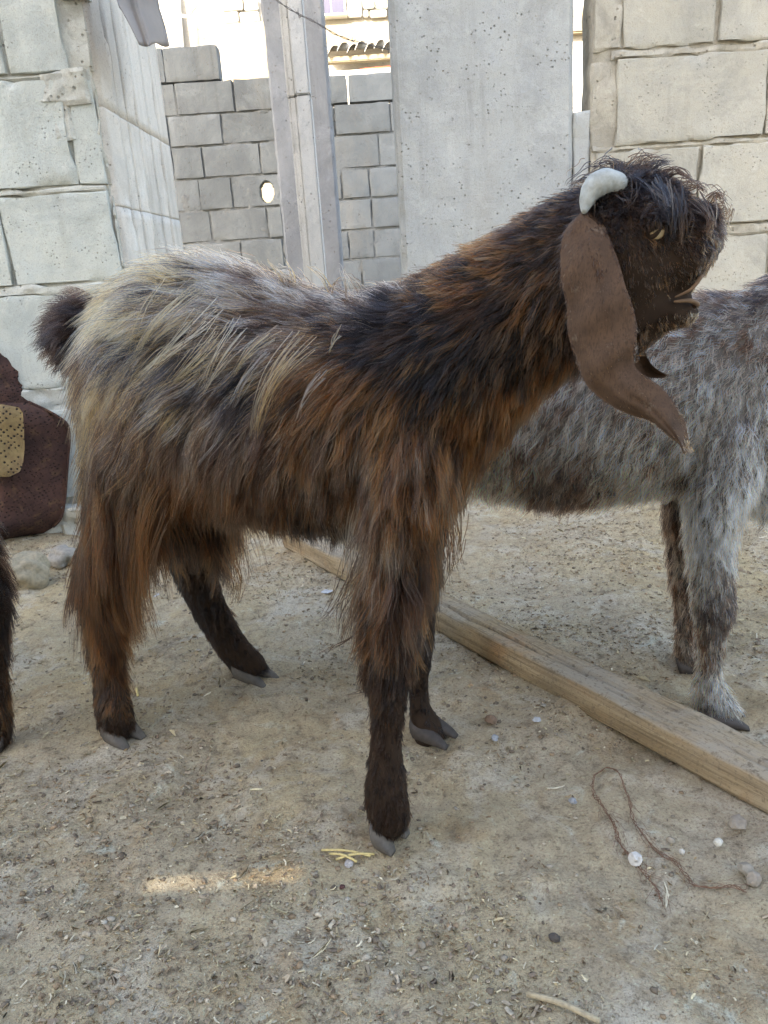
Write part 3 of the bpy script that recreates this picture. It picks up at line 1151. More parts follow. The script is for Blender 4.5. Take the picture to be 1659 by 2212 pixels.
def grow_coat(name, src, fr, region_of, guides, density, mat, seed=1, npts=8, clump_n=1600, lock_n=2600, far=0.35, clump=0.55, radius=0.00031, sig=0.024, noback=None):
    """guides: {region: [(px,py,dx,dy,len_px,mix,lift,wave), ...]}; the flow and the colours live in the goat's own plane"""
    rng = np.random.default_rng(seed)
    V, T, N = src
    a, b, c = V[T[:, 0]], V[T[:, 1]], V[T[:, 2]]
    area = 0.5 * np.linalg.norm(np.cross(b - a, c - a), axis=1)
    cen = (a + b + c) / 3
    reg = region_of(cen)
    dens = np.array([density.get(r, 1.0) for r in range(max(density) + 1)])[reg]
    side = (N[T[:, 0]] @ fr.n)
    wgt = area * dens * np.where(side < -0.25, far, 1.0)
    total = int(wgt.sum())
    pick = rng.choice(len(T), total, p=wgt / wgt.sum())
    r1, r2 = np.sqrt(rng.random(total)), rng.random(total)
    w0, w1, w2 = 1 - r1, r1 * (1 - r2), r1 * r2
    P = a[pick] * w0[:, None] + b[pick] * w1[:, None] + c[pick] * w2[:, None]
    NN = N[T[pick, 0]] * w0[:, None] + N[T[pick, 1]] * w1[:, None] + N[T[pick, 2]] * w2[:, None]
    NN /= np.linalg.norm(NN, axis=1)[:, None] + 1e-9
    R = reg[pick]
    SZ = fr.sz(P)
    D = np.zeros((total, 3))
    L = np.zeros(total)
    LI = np.zeros(total)
    WV = np.zeros(total)
    # clumps
    ci = rng.choice(total, min(clump_n, total), replace=False)
    kd = kdtree.KDTree(len(ci))
    for k, i in enumerate(ci):
        kd.insert(P[i], k)
    kd.balance()
    Cl = np.array([kd.find(p)[1] for p in P])
    mixes = np.zeros((total, len(PKEY)))
    for r, gl in guides.items():
        m = R == r
        if not m.any():
            continue
        gp, gd, glen, gmx, gli, gwv = [], [], [], [], [], []
        for g in gl:
            px, py, dx, dy, ln, mx = g[:6]
            off = g[8] if len(g) > 8 else 0.05
            q0 = fr.at(px, py, off)
            q1 = fr.at(px + dx * 10, py + dy * 10, off)
            s0, s1 = fr.sz(q0[None])[0], fr.sz(q1[None])[0]
            d = s1 - s0
            gp.append(s0)
            gd.append(d / np.linalg.norm(d))
            glen.append(ln * np.linalg.norm(d) / 10)
            gmx.append(parse_mix(mx))
            gli.append(g[6] if len(g) > 6 else 0.35)
            gwv.append(g[7] if len(g) > 7 else 0.25)
        gp, gd, glen, gmx, gli, gwv = map(np.array, (gp, gd, glen, gmx, gli, gwv))
        d2 = ((SZ[m][:, None, :] - gp[None]) ** 2).sum(2)
        W = np.exp(-d2 / (2 * sig ** 2)) + 1e-9 / (d2 + 1e-4)
        W /= W.sum(1)[:, None]
        dd = W @ gd
        D[m] = dd[:, :1] * fr.s[None] + dd[:, 1:] * np.array([[0, 0, 1.0]])
        L[m] = W @ glen
        LI[m] = W @ gli
        WV[m] = W @ gwv
        # sharper weights for the colour so that patches keep an edge
        W3 = W ** 1.6
        W3 /= W3.sum(1)[:, None]
        mixes[m] = W3 @ gmx
    # colour: one draw per clump of neighbours, some hairs their own
    cum = np.cumsum(mixes, 1)
    cum /= cum[:, -1:]
    cj = rng.choice(total, min(lock_n, total), replace=False)
    kl = kdtree.KDTree(len(cj))
    for k, i in enumerate(cj):
        kl.insert(P[i], k)
    kl.balance()
    Lk = np.array([kl.find(p)[1] for p in P[ci]])[Cl]       # locks gather whole clumps
    uc = np.where(rng.random(len(ci)) < 0.72, rng.random(len(cj))[Lk[ci]], rng.random(len(ci)))[Cl]
    own = rng.random(total) < np.clip(1.15 - L / 0.020, 0.26, 0.95)
    under = rng.random(total) < 0.25
    u = np.where(own, rng.random(total), np.clip(uc + rng.normal(0, 0.04, total), 0, 0.9999))
    ck_ = (u[:, None] > cum).sum(1).clip(0, len(PKEY) - 1)
    colr = PARR[ck_] * (1 + rng.normal(0, 0.22, total)).clip(0.4, 1.7)[:, None]
    colr = colr * (0.7 + 0.6 * rng.random(len(ci)))[Cl][:, None]
    colr = np.where(under[:, None], colr * 0.35 + 0.002, colr)
    # geometry
    L = L * (0.65 + 0.5 * rng.random(total)) * np.where(under, 0.55, 1.0)
    D -= NN * (D * NN).sum(1)[:, None]
    D /= np.linalg.norm(D, axis=1)[:, None] + 1e-6
    D += rng.normal(0, 0.09, (total, 3)) + rng.normal(0, 0.13, (len(ci), 3))[Cl]
    L = L * (0.72 + 0.56 * rng.random(len(ci)))[Cl]
    lift = LI * (0.7 + 0.6 * rng.random(total))
    dr = D * (1 - 0.35 * lift[:, None]) + NN * lift[:, None]
    dr /= np.linalg.norm(dr, axis=1)[:, None]
    pts = np.zeros((total, npts, 3))
    pts[:, 0] = P - NN * 0.001
    cur = pts[:, 0].copy()
    ax = np.cross(dr, NN)
    ax /= np.linalg.norm(ax, axis=1)[:, None] + 1e-6
    ph = rng.random(total) * 6.28
    phc = (rng.random(len(ci)) * 6.28)[Cl]
    fq = (rng.random(len(ci)) * 0.8 + 0.7)[Cl]
    for k in range(1, npts):
        t = k / (npts - 1)
        g = np.array([0, 0, -1.0]) * (0.10 + 4.0 * L[:, None]) * t * 0.9
        wob = ax * (WV * np.sin(phc + fq * t * 6.5))[:, None] * 0.9 + ax * (0.12 * np.sin(ph + t * 5))[:, None]
        d = dr + g + wob - NN * (lift * 0.55 * t * np.clip(1.25 - WV, 0.15, 1))[:, None]
        d /= np.linalg.norm(d, axis=1)[:, None]
        cur = cur + d * (L / (npts - 1))[:, None]
        pts[:, k] = cur
    # strands lean towards the clump's own strand
    G0 = pts[ci][Cl]
    rel = (G0 - G0[:, :1]) + pts[:, :1]
    cs = clump * (0.5 + 0.8 * rng.random(len(ci)))[Cl] * np.clip((L - 0.012) / 0.036, 0.2, 1)
    for k in range(1, npts):
        t = k / (npts - 1)
        w_ = np.where(under, 0.25, 1.0)[:, None] * (cs * t ** 0.9)[:, None]
        tgt = rel[:, k] * (1 - 0.72 * t) + G0[:, k] * 0.72 * t
        # only strands of similar length and region
        pts[:, k] = pts[:, k] * (1 - w_) + tgt * w_
    if noback:
        mk = np.isin(R, noback)
        s_ = (pts - fr.o) @ fr.s
        ex = np.maximum(0, (s_[:, :1] - 0.004) - s_) * mk[:, None]
        pts += ex[:, :, None] * fr.s
    pts[:, :, 2] = np.maximum(pts[:, :, 2], 0.003)
    cv = bpy.data.hair_curves.new(name)
    cv.add_curves([npts] * total)
    cv.attributes['position'].data.foreach_set('vector', pts.astype(np.float32).ravel())
    ra = cv.attributes.get('radius') or cv.attributes.new('radius', 'FLOAT', 'POINT')
    tt_ = np.linspace(0, 1, npts)
    prof = radius * (1.0 - 0.75 * tt_ ** 1.5)
    rr = (prof[None] * (0.75 + 0.5 * rng.random(total))[:, None]).astype(np.float32)
    ra.data.foreach_set('value', rr.ravel())
    at = cv.attributes.new('tint', 'FLOAT_COLOR', 'CURVE')
    at.data.foreach_set('color', np.column_stack([colr.clip(0.003, 0.9), np.ones(total)]).astype(np.float32).ravel())
    cv.materials.append(mat)
    o = bpy.data.objects.new(name, cv)
    COL.objects.link(o)
    return o, total


def region_fn(lofts):
    pts, ids = [], []
    for i, (v, _) in lofts:
        pts.append(v)
        ids += [i] * len(v)
    pts = np.vstack(pts)
    kd = kdtree.KDTree(len(pts))
    for i, p in enumerate(pts):
        kd.insert(p, i)
    kd.balance()
    ids = np.array(ids)
    return lambda C: np.array([ids[kd.find(p)[1]] for p in C])


def cut(lf, frac):
    """the upper part of a leg loft (counts as torso for the coat) and the rest"""
    v = lf[0]
    k = int(len(v) * frac)
    return (v[:k], None), (v[k:-2], None)


# ---- the brown goat
nf, ff = G(850, 1825), G(945, 1600)
nh, fh = G(258, 1598), G(556, 1472)
fr = Frame((nh + fh) / 2, (nf + ff) / 2)
oNF, oFF, oNH, oFH = (fr.off(p) for p in (nf, ff, nh, fh))
print('offsets', oNF, oFF, oNH, oFH, 'len', np.linalg.norm((nf + ff) / 2 - (nh + fh) / 2), fr.s)
TORSO, HEAD, LNF, LFF, LNH, LFH, TAIL, EAR, JAW = range(9)


def lerp(a, b, t):
    return a + (b - a) * t


torso = loft([((240, 715), (250, 850), 0.022, 0), ((252, 660), (262, 960), 0.050, 0), ((282, 620), (285, 1030), 0.066, 0), ((340, 590), (345, 1050), 0.078, 0),
              ((430, 575), (430, 1065), 0.082, 0), ((550, 605), (550, 1105), 0.090, 0), ((680, 640), (680, 1125), 0.090, 0),
              ((790, 645), (800, 1125), 0.082, 0), ((870, 625), (910, 1100), 0.074, 0), ((930, 625), (985, 1070), 0.062, 0), ((985, 680), (1012, 1000), 0.044, 0)], fr, 24)
neck = loft([((800, 660), (930, 1080), 0.066, 0), ((880, 625), (1015, 1020), 0.062, 0), ((970, 575), (1085, 945), 0.054, 0), ((1060, 520), (1150, 870), 0.047, 0),
             ((1150, 460), (1215, 815), 0.044, 0), ((1240, 415), (1290, 780), 0.043, 0), ((1300, 400), (1360, 770), 0.040, 0)], fr, 22)
head = loft([((1262, 440), (1275, 620), 0.030, 0), ((1290, 398), (1292, 680), 0.043, 0), ((1340, 370), (1335, 720), 0.049, 0), ((1400, 374), (1388, 722), 0.049, 0),
             ((1455, 404), (1425, 690), 0.042, 0), ((1496, 438), (1450, 650), 0.034, 0), ((1526, 440), (1474, 632), 0.029, 0),
             ((1547, 458), (1494, 626), 0.026, 0), ((1556, 496), (1516, 600), 0.022, 0), ((1553, 528), (1534, 568), 0.013, 0)], fr, 22)
brow = loft([((1385, 430), (1400, 500), 0.006, 0.036), ((1410, 440), (1418, 488), 0.010, 0.042), ((1440, 455), (1442, 485), 0.006, 0.036)], fr, 12)
brow2 = loft([((1385, 430), (1400, 500), 0.006, -0.036), ((1410, 440), (1418, 488), 0.010, -0.042), ((1440, 455), (1442, 485), 0.006, -0.036)], fr, 12)
jaw = loft([((1330, 620), (1368, 775), 0.036, 0), ((1390, 620), (1405, 745), 0.035, 0), ((1440, 622), (1444, 716), 0.029, 0), ((1472, 634), (1478, 706), 0.024, 0),
            ((1494, 650), (1500, 694), 0.018, 0), ((1506, 656), (1510, 678), 0.010, 0)], fr, 16)
o4 = [0.040, 0.040, 0.044]
legNF = loft([((830, 800), (970, 800), 0.016, 0.020), ((795, 900), (985, 900), 0.034, 0.032), ((795, 1000), (985, 1000), 0.040, 0.040), ((802, 1090), (960, 1090), 0.036, 0.046),
              ((812, 1180), (928, 1180), 0.030, 0.05), ((806, 1280), (905, 1280), 0.024, lerp(.05, oNF, .3)), ((803, 1370), (892, 1370), 0.021, lerp(.05, oNF, .5)),
              ((800, 1440), (890, 1440), 0.021, lerp(.05, oNF, .6)), ((806, 1520), (875, 1520), 0.0165, lerp(.05, oNF, .75)), ((806, 1610), (864, 1610), 0.015, lerp(.05, oNF, .85)),
              ((794, 1690), (872, 1690), 0.019, lerp(.05, oNF, .93)), ((800, 1745), (878, 1750), 0.019, oNF), ((812, 1778), (880, 1782), 0.017, oNF), ((824, 1798), (874, 1800), 0.012, oNF)], fr, 16)
legFF = loft([((850, 1000), (990, 1000), 0.034, -0.040), ((855, 1110), (955, 1110), 0.030, -0.045), ((868, 1230), (942, 1230), 0.024, lerp(-.045, oFF, .3)),
              ((880, 1360), (934, 1360), 0.020, lerp(-.045, oFF, .55)), ((884, 1420), (930, 1420), 0.019, lerp(-.045, oFF, .65)), ((888, 1480), (922, 1480), 0.014, lerp(-.045, oFF, .8)),
              ((888, 1530), (926, 1530), 0.015, lerp(-.045, oFF, .9)), ((892, 1565), (945, 1560), 0.018, oFF), ((898, 1592), (958, 1590), 0.017, oFF), ((908, 1606), (962, 1603), 0.012, oFF)], fr, 14)
legNH = loft([((270, 700), (430, 740), 0.030, 0.022), ((238, 840), (440, 880), 0.048, 0.034), ((226, 950), (415, 960), 0.048, 0.042), ((214, 1050), (360, 1050), 0.038, 0.048),
              ((200, 1140), (300, 1135), 0.030, lerp(.05, oNH, .3)), ((183, 1220), (268, 1215), 0.024, lerp(.05, oNH, .45)), ((186, 1290), (258, 1285), 0.020, lerp(.05, oNH, .55)),
              ((200, 1370), (256, 1365), 0.0155, lerp(.05, oNH, .7)), ((208, 1450), (258, 1450), 0.0145, lerp(.05, oNH, .85)), ((214, 1515), (274, 1515), 0.018, oNH),
              ((222, 1560), (284, 1560), 0.018, oNH), ((230, 1588), (282, 1588), 0.013, oNH)], fr, 16)
legFH = loft([((320, 850), (470, 850), 0.042, -0.030), ((330, 960), (480, 960), 0.044, -0.036), ((350, 1060), (490, 1080), 0.036, -0.042), ((368, 1150), (482, 1165), 0.028, lerp(-.045, oFH, .3)),
              ((372, 1222), (470, 1215), 0.021, lerp(-.045, oFH, .5)), ((405, 1290), (472, 1272), 0.018, lerp(-.045, oFH, .6)), ((440, 1355), (498, 1330), 0.0155, lerp(-.045, oFH, .75)),
              ((475, 1410), (530, 1385), 0.016, lerp(-.045, oFH, .88)), ((508, 1450), (562, 1420), 0.018, oFH), ((528, 1474), (578, 1446), 0.015, oFH)], fr, 14)
tail = loft([((262, 690), (262, 760), 0.016, 0), ((225, 682), (222, 745), 0.014, 0), ((192, 668), (186, 750), 0.019, 0), ((166, 672), (158, 755), 0.016, 0), ((148, 695), (145, 735), 0.007, 0)], fr, 12)
testis = loft([((345, 1020), (410, 1020), 0.02, 0), ((352, 1090), (402, 1090), 0.022, 0), ((360, 1140), (392, 1140), 0.014, 0)], fr, 12)

goat = empty('goat', 'shaggy brown and cream goat with a pale curled horn and long hanging ear', 'goat', fr.at(600, 1000, 0) * np.array([1, 1, 0]))
body = blend_mesh('body', [torso, neck, head, jaw, brow, brow2, legNF, legFF, legNH, legFH, tail, testis], M['skin'], 0.0042, 6)
src = mesh_arrays(body)
adopt(body, goat)
body['label'] = 'brown hide under the coat'

g_torso = [
    (245, 640, -.4, .9, 105, 'T6 C2 B2', .16, .5), (232, 770, .06, 1, 120, 'T4 B4 D2', .10, .35), (300, 590, -.85, .3, 105, 'C4 S2 T4', .35),
    (290, 700, -.4, .9, 125, 'T5 C1 K2 B2', .18, .4), (290, 800, -.1, 1, 125, 'T4 B3 D3', .18, .4), (380, 565, -.9, .05, 105, 'S3 C2 T3 D2', .35),
    (390, 640, -.85, .45, 125, 'G2 T4 K4', .25, .3), (370, 730, -.6, .8, 135, 'T5 S1 K3 G1', .22, .4), (380, 820, -.4, .95, 120, 'D3 B4 T3', .25, .4),
    (470, 555, -.85, -.3, 100, 'S3 B3 C2 G2', .5), (480, 620, -.9, .1, 115, 'G4 D2 S4', .25, .3), (480, 700, -.75, .6, 135, 'T5 C1 K2 G2', .22, .4),
    (480, 800, -.6, .8, 125, 'K4 B3 T3', .22, .35), (560, 590, -.6, -.7, 95, 'S3 B3 C2 G2', .6), (570, 665, -.95, .1, 105, 'D5 B3 S2', .25, .3),
    (570, 750, -.7, .65, 125, 'T2 K3 G3 B2', .22, .35), (570, 850, -.45, .9, 105, 'G2 K4 B3 S1', .25, .3), (660, 610, -.4, -.9, 90, 'S5 G3 C2', .7),
    (670, 685, -.85, .2, 85, 'D4 B2 G4', .3), (660, 770, -.6, .8, 115, 'S2 T2 B3 K3', .25, .35), (760, 620, -.3, -.9, 85, 'S5 G3 C2', .7),
    (750, 685, -.8, -.1, 75, 'G4 D4 K2', .35), (720, 795, -.55, .8, 95, 'R5 B4 D1', .25), (800, 835, -.45, .9, 85, 'R5 O2 B3', .25),
    (830, 745, -.7, .6, 75, 'K7 D3', .35), (835, 640, -.55, -.5, 75, 'K6 D4', .6), (900, 620, -.6, -.55, 70, 'K3 D4 R3', .55), (920, 760, -.7, .6, 75, 'K7 N3', .35),
    (330, 910, -.2, 1, 120, 'B4 G2 D3 T1', .16, .4), (430, 900, -.3, 1, 105, 'G2 B4 D4', .25, .35), (420, 990, -.15, 1, 105, 'R5 B4 D1', .25, .3),
    (530, 930, -.3, 1, 105, 'G3 D4 B3', .22), (530, 1020, -.12, 1, 105, 'R5 B3 D2', .2), (640, 920, -.28, 1, 95, 'D5 B3 G2', .22), (640, 1030, -.1, 1, 105, 'R4 D4 B2', .2),
    (560, 1095, -.1, 1, 75, 'D5 B4 G1', .2), (700, 1095, 0, 1, 75, 'K6 D4', .2), (760, 930, -.2, 1, 95, 'D3 G2 B3 R2', .22), (770, 1030, -.1, 1, 105, 'D3 R5 G2', .2),
    (450, 1080, -.25, 1, 80, 'B5 D4 G1', .2), (880, 900, -.12, 1, 85, 'R5 O2 B3', .22), (870, 1000, -.05, 1, 95, 'D4 B3 R2 G1', .22), (860, 1090, -.02, 1, 110, 'D4 G3 R2 B1', .22),
    (950, 950, .02, 1, 85, 'R4 B3 D3', .22), (960, 1060, .03, 1, 95, 'D3 R5 G2', .22), (985, 1060, .05, 1, 105, 'R5 O3 D2', .3), (780, 1110, -.1, 1, 105, 'G5 S2 D3', .25),
    (1000, 985, .06, 1, 75, 'R4 D4 K2', .25),
    (1010, 870, -.2, 1, 75, 'R6 O2 B2', .25), (960, 830, -.45, .85, 75, 'K5 D3 R2', .3), (975, 765, -.55, .8, 75, 'K8 N2', .35), (1050, 690, -.6, .75, 70, 'K5 D3 R2', .35), (1110, 605, -.55, .8, 60, 'K7 D3', .35),
    (1000, 650, -.8, .35, 70, 'R5 D4 K1', .4), (980, 585, -.75, -.4, 62, 'D3 R6 K1', .55), (1070, 555, -.8, -.1, 60, 'R7 D2 B1', .4), (1060, 510, -.7, -.5, 52, 'D5 R4 K1', .55),
    (1150, 455, -.7, -.35, 48, 'K4 D4 R2', .5), (1230, 415, -.75, -.3, 42, 'K8 D2', .5, .5), (1170, 530, -.75, .4, 50, 'D4 R5 K1', .35), (1120, 750, -.28, .95, 70, 'B5 R4 D1', .25),
    (1100, 870, -.08, 1, 75, 'R6 B3 O1', .25), (1180, 650, -.3, .95, 60, 'B6 R3 D1', .25), (1190, 790, -.12, 1, 65, 'D3 R5 K2', .25), (1060, 930, -.02, 1, 75, 'R6 D3 B1', .25),
    (1220, 580, -.3, .9, 45, 'D3 B6 K1', .25), (1290, 700, 0, 1, 42, 'K5 D5', .25), (1340, 770, .1, 1, 42, 'K5 D5', .25)]
g_head = [
    (1380, 372, .3, -.9, 80, 'K6 D4', .9, 1.3), (1335, 372, -.4, -.8, 72, 'K7 D3', .8, 1.2), (1290, 440, -.4, .2, 42, 'K5 D5', .5, .9), (1440, 392, .6, -.6, 85, 'D5 K3 B2', .9, 1.3),
    (1400, 410, .4, -.1, 60, 'K5 D5', .7, 1.3), (1490, 440, .7, -.1, 56, 'D5 K3 B2', .7, 1.2), (1526, 445, .5, -.7, 66, 'D4 K3 B3', 1.0, 1.3), (1548, 462, .8, -.1, 58, 'D4 K3 B3', .9, 1.3), (1554, 492, .7, .3, 40, 'D5 K2 B3', .7, 1.1), (1515, 480, .5, .4, 44, 'D4 K4 B2', .6, 1.2), (1400, 455, .3, .6, 40, 'K4 D5 B1', .4, 1.0), (1360, 430, -.1, .8, 44, 'K5 D5', .4, .9),
    (1415, 528, .15, .95, 11, 'O3 B5 R2', .10, .05), (1395, 560, .1, 1, 13, 'B6 R3 D1', .10, .05), (1365, 590, .1, 1, 15, 'B6 R3 D1', .12, .05), (1430, 600, .2, .95, 12, 'B6 D2 R2', .08, .05), (1340, 540, .0, 1, 22, 'D4 B5 K1', .15, .2), (1450, 460, .25, .9, 54, 'K8 D2', .35, .7), (1462, 530, .2, .95, 34, 'K8 D2', .2, .4), (1480, 585, .3, .9, 12, 'K2 D5 B3', .08, .05),
    (1512, 550, .4, .85, 10, 'K2 D6 B2', .08, .05), (1488, 612, .5, .7, 8, 'B4 T3 O3', .10, .05), (1400, 630, .2, .95, 15, 'B7 R3', .12, .05), (1430, 655, .3, .9, 13, 'B7 R2 T1', .12, .05),
    (1552, 528, .5, .6, 8, 'D3 B6 T1', .1, .1), (1330, 690, .05, 1, 34, 'K5 D5', .2, .2)]
g_jaw = [(1400, 715, .25, .9, 20, 'D4 R3 B3', .14, .1), (1450, 685, .5, .7, 13, 'B7 R2 T1', .12, .1), (1492, 668, .6, .6, 11, 'T5 B4 O1', .12, .1), (1360, 755, .1, 1, 40, 'K4 D6', .2, .2)]
g_nh = [(260, 800, .05, 1, 120, 'T4 B3 D3', .10, .4), (360, 830, -.25, 1, 130, 'D4 B4 T2', .22, .4), (225, 950, .22, 1, 95, 'B4 T2 D3 R1', .10, .15), (310, 960, 0, 1, 130, 'D4 B4 R2', .18, .45), (385, 960, .02, 1, 120, 'R4 B4 D2', .22, .4),
        (205, 1090, .28, 1, 80, 'R4 B1 D5', .0, .1), (290, 1080, .14, 1, 170, 'B2 R4 D4', .2, .4), (340, 1060, .08, 1, 170, 'R4 B3 D3', .22, .4), (250, 1170, .22, 1, 170, 'R4 D5 B1', .14, .3), (200, 1210, .26, 1, 50, 'R3 D5 K2', .0, .1),
        (190, 1290, 0, 1, 28, 'D6 K3 R1', 0.14), (248, 1290, .06, 1, 84, 'R5 D5', 0.15, .3), (225, 1400, 0, 1, 21, 'D7 R2 K1', 0.17), (235, 1500, 0, 1, 17, 'D7 K3', 0.17), (255, 1560, .05, 1, 18, 'K7 D3', 0.17)]
g_fh = [(400, 900, 0, 1, 60, 'K9 D1', .25, .2, -.05), (400, 1000, 0, 1, 55, 'K9 D1', .25, .2, -.05), (420, 1140, 0, 1, 40, 'K9 D1', .25, .2, -.05), (482, 1130, .12, 1, 150, 'R4 D4 K2', .35, .3, -.05), (380, 1215, -.3, .9, 18, 'K9 D1', 0.17, .2, -.05),
        (440, 1260, .2, 1, 22, 'K8 D2', 0.17, .2, -.05), (480, 1340, .35, 1, 20, 'D4 K6', 0.17, .2, -.05), (545, 1430, .4, .9, 15, 'K8 D2', 0.17, .2, -.05)]
g_nf = [(800, 1010, -.12, 1, 110, 'G4 S1 D4 B1', .3, .4), (860, 920, -.08, 1, 90, 'D3 B4 R3', .22), (950, 920, .02, 1, 90, 'R5 B3 D2', .22), (820, 1080, -.12, 1, 130, 'G4 S1 D4 B1', .28, .4), (815, 1190, -.3, 1, 170, 'G4 D4 R2', .42, .4), (860, 1150, 0, 1, 115, 'D4 B3 R3', .22, .3),
        (960, 1060, .12, 1, 150, 'R5 O2 D3', .45, .3), (925, 1170, .12, 1, 120, 'R4 D5 K1', .4, .3), (860, 1260, 0, 1, 100, 'D5 R3 G2', .25, .3), (808, 1300, -.22, 1, 130, 'D6 R3 G1', .3, .4), (880, 1340, .02, 1, 55, 'D6 K3 R1', .25, .2),
        (805, 1400, -.2, 1, 75, 'D7 R1 K2', .3, .3), (870, 1430, 0, 1, 22, 'K4 D6', 0.14, .2), (835, 1540, -.05, 1, 21, 'D8 K2', 0.15, .2), (800, 1640, -.1, 1, 21, 'D8 K2', 0.17, .2), (840, 1690, 0, 1, 22, 'D7 K3', 0.14, .15), (850, 1770, .1, 1, 21, 'K6 D4', 0.12, .15)]
g_ff = [(900, 1050, 0, 1, 80, 'D5 K5', .25, .2, -.05), (900, 1200, 0, 1, 60, 'K7 D3', .25, .2, -.05), (910, 1380, 0, 1, 21, 'K9 D1', 0.14, .2, -.05), (905, 1500, 0, 1, 17, 'K9 D1', 0.14, .2, -.05), (930, 1590, .4, .9, 17, 'K9 D1', 0.11, .2, -.05)]
g_tail = [(178, 668, -.1, -1, 52, 'D5 K5', .9, .2), (205, 668, .2, -.9, 40, 'D6 K4', .8, .2), (145, 700, -.7, .2, 60, 'K5 D5', .9, .3), (160, 745, -.3, 1, 70, 'K4 D5 B1', .7, .3), (240, 700, -.5, .6, 70, 'D5 K3 B2', .35, .3), (210, 690, -.45, .7, 80, 'D5 K4 G1', .45, .3), (180, 680, -.5, .4, 75, 'K5 D5', .6, .3), (160, 680, -.7, -.3, 65, 'K5 D5', .8, .3), (158, 706, -.5, .9, 75, 'D6 K3 G1', .6, .3), (200, 735, -.1, 1, 130, 'G4 T3 D3', .35, .3), (180, 720, -.25, 1, 95, 'D6 G2 K2', .5, .3), (240, 755, 0, 1, 140, 'T5 O2 B3', .3, .3)]
GUIDES = {TORSO: g_torso, HEAD: g_head, JAW: g_jaw, LNH: g_nh, LFH: g_fh, LNF: g_nf, LFF: g_ff, TAIL: g_tail}
nfU, nfL = cut(legNF, 0.30)
nhU, nhL = cut(legNH, 0.22)
reg = region_fn([(TORSO, torso), (TORSO, neck), (HEAD, head), (HEAD, brow), (HEAD, brow2), (JAW, jaw), (TORSO, nfU), (LNF, nfL), (LFF, legFF), (TORSO, nhU), (LNH, nhL), (LFH, legFH), (TAIL, tail), (LFH, testis)])
DENS = {TORSO: 560000, HEAD: 1500000, JAW: 1400000, LNF: 700000, LFF: 600000, LNH: 640000, LFH: 480000, TAIL: 2600000, EAR: 0}
coat, nstr = grow_coat('coat', src, fr, reg, GUIDES, DENS, M['hair'], 3, 9, 17000, 3800, 0.35, 0.58, noback=[LNH])
print('strands', nstr)
adopt(coat, goat)


def shell_grid(name, Lp, Rp, off, bow, thick, mat, fr, n=26, m=11, curl=None):
    """a leaf-shaped flap (an ear) between two outlines, cupped, with thickness"""
    A = resample3([fr.at(x, y, o_) for (x, y), o_ in zip(Lp, off)], n)
    B = resample3([fr.at(x, y, o_) for (x, y), o_ in zip(Rp, off)], n)
    V, Fc = [], []
    for lay in (1, -1):
        for i in range(n):
            for j in range(m):
                t = j / (m - 1)
                u = 2 * t - 1
                e = math.sqrt(max(0.0, 1 - u * u))
                wv = 0.0015 * math.sin(i * 0.9 + u * 2)
                vein = -0.0016 * math.exp(-((u + 0.05) / 0.10) ** 2) * lay
                V.append(A[i] * (1 - t) + B[i] * t + fr.n * (bow * (1 - u * u) + lay * thick * e + wv + vein + (curl(i / (n - 1), u) if curl else 0)))
    k = n * m
    for i in range(n - 1):
        for j in range(m - 1):
            a = i * m + j
            Fc.append((a, a + m, a + m + 1, a + 1))
            Fc.append((k + a, k + a + 1, k + a + m + 1, k + a + m))
    for i in range(n - 1):
        for j in (0, m - 1):
            a = i * m + j
            q = (a, k + a, k + a + m, a + m)
            Fc.append(q if j == 0 else q[::-1])
    for i in (0, n - 1):
        for j in range(m - 1):
            a = i * m + j
            q = (a, a + 1, k + a + 1, k + a)
            Fc.append(q if i == 0 else q[::-1])
    o = mesh_obj(name, V, Fc, mat)
    bm = bmesh.new()
    bm.from_mesh(o.data)
    bmesh.ops.recalc_face_normals(bm, faces=bm.faces)
    bm.to_mesh(o.data)
    bm.free()
    return o


earL = [(1258, 462), (1228, 490), (1212, 535), (1218, 600), (1226, 660), (1230, 720), (1246, 780), (1272, 828), (1312, 868), (1362, 893), (1412, 914), (1452, 945), (1484, 970)]
earR = [(1276, 455), (1300, 476), (1322, 520), (1344, 580), (1364, 640), (1376, 700), (1376, 750), (1372, 785), (1402, 812), (1438, 842), (1468, 884), (1482, 926), (1490, 972)]
earO = [0.032, 0.042, 0.050, 0.058, 0.062, 0.064, 0.066, 0.066, 0.066, 0.066, 0.068, 0.070, 0.070]
ear = shell_grid('ear', earL, earR, earO, 0.010, 0.0022, M['ear'], fr, 44, 17, curl=lambda t, u: -0.010 * max(0, t - 0.85) / 0.15 * abs(u) ** 2 - 0.0042 * math.exp(-((u - 0.12 - 0.1 * math.sin(t * 5)) / 0.10) ** 2) * min(1, t * 3) * (1 - t) ** 1.5 + 0.0018 * math.sin(t * 17 + u * 3) * abs(u) + 0.003 * max(0, abs(u) - .75) / .25)
adopt(ear, goat)
ear['label'] = 'long drooping brown ear, dust on its lower edge'
e_src = mesh_arrays(ear)
g_ear = [(1270, 510, -.05, 1, 22, 'D5 B4 G1', .2, .1, .06), (1290, 600, .1, 1, 11, 'D5 B4 G1', .16, .1, .06), (1300, 700, .1, 1, 10, 'D4 B5 G1', .16, .1, .06), (1310, 800, .4, .9, 10, 'B5 D3 T1 G1', .16, .1, .06), (1420, 890, .8, .6, 10, 'B6 R2 T2', .16, .1, .06)]
fuzz, k_ = grow_coat('ear_fuzz', e_src, fr, lambda C: np.zeros(len(C), int), {0: g_ear}, {0: 1100000}, M['hair'], 5, 4, 300, far=0.6, clump=0.1, radius=0.00019)
adopt(fuzz, ear)
fuzz.parent = ear
fuzz.matrix_parent_inverse = (Matrix.Translation(goat.location) @ ear.matrix_parent_inverse).inverted()
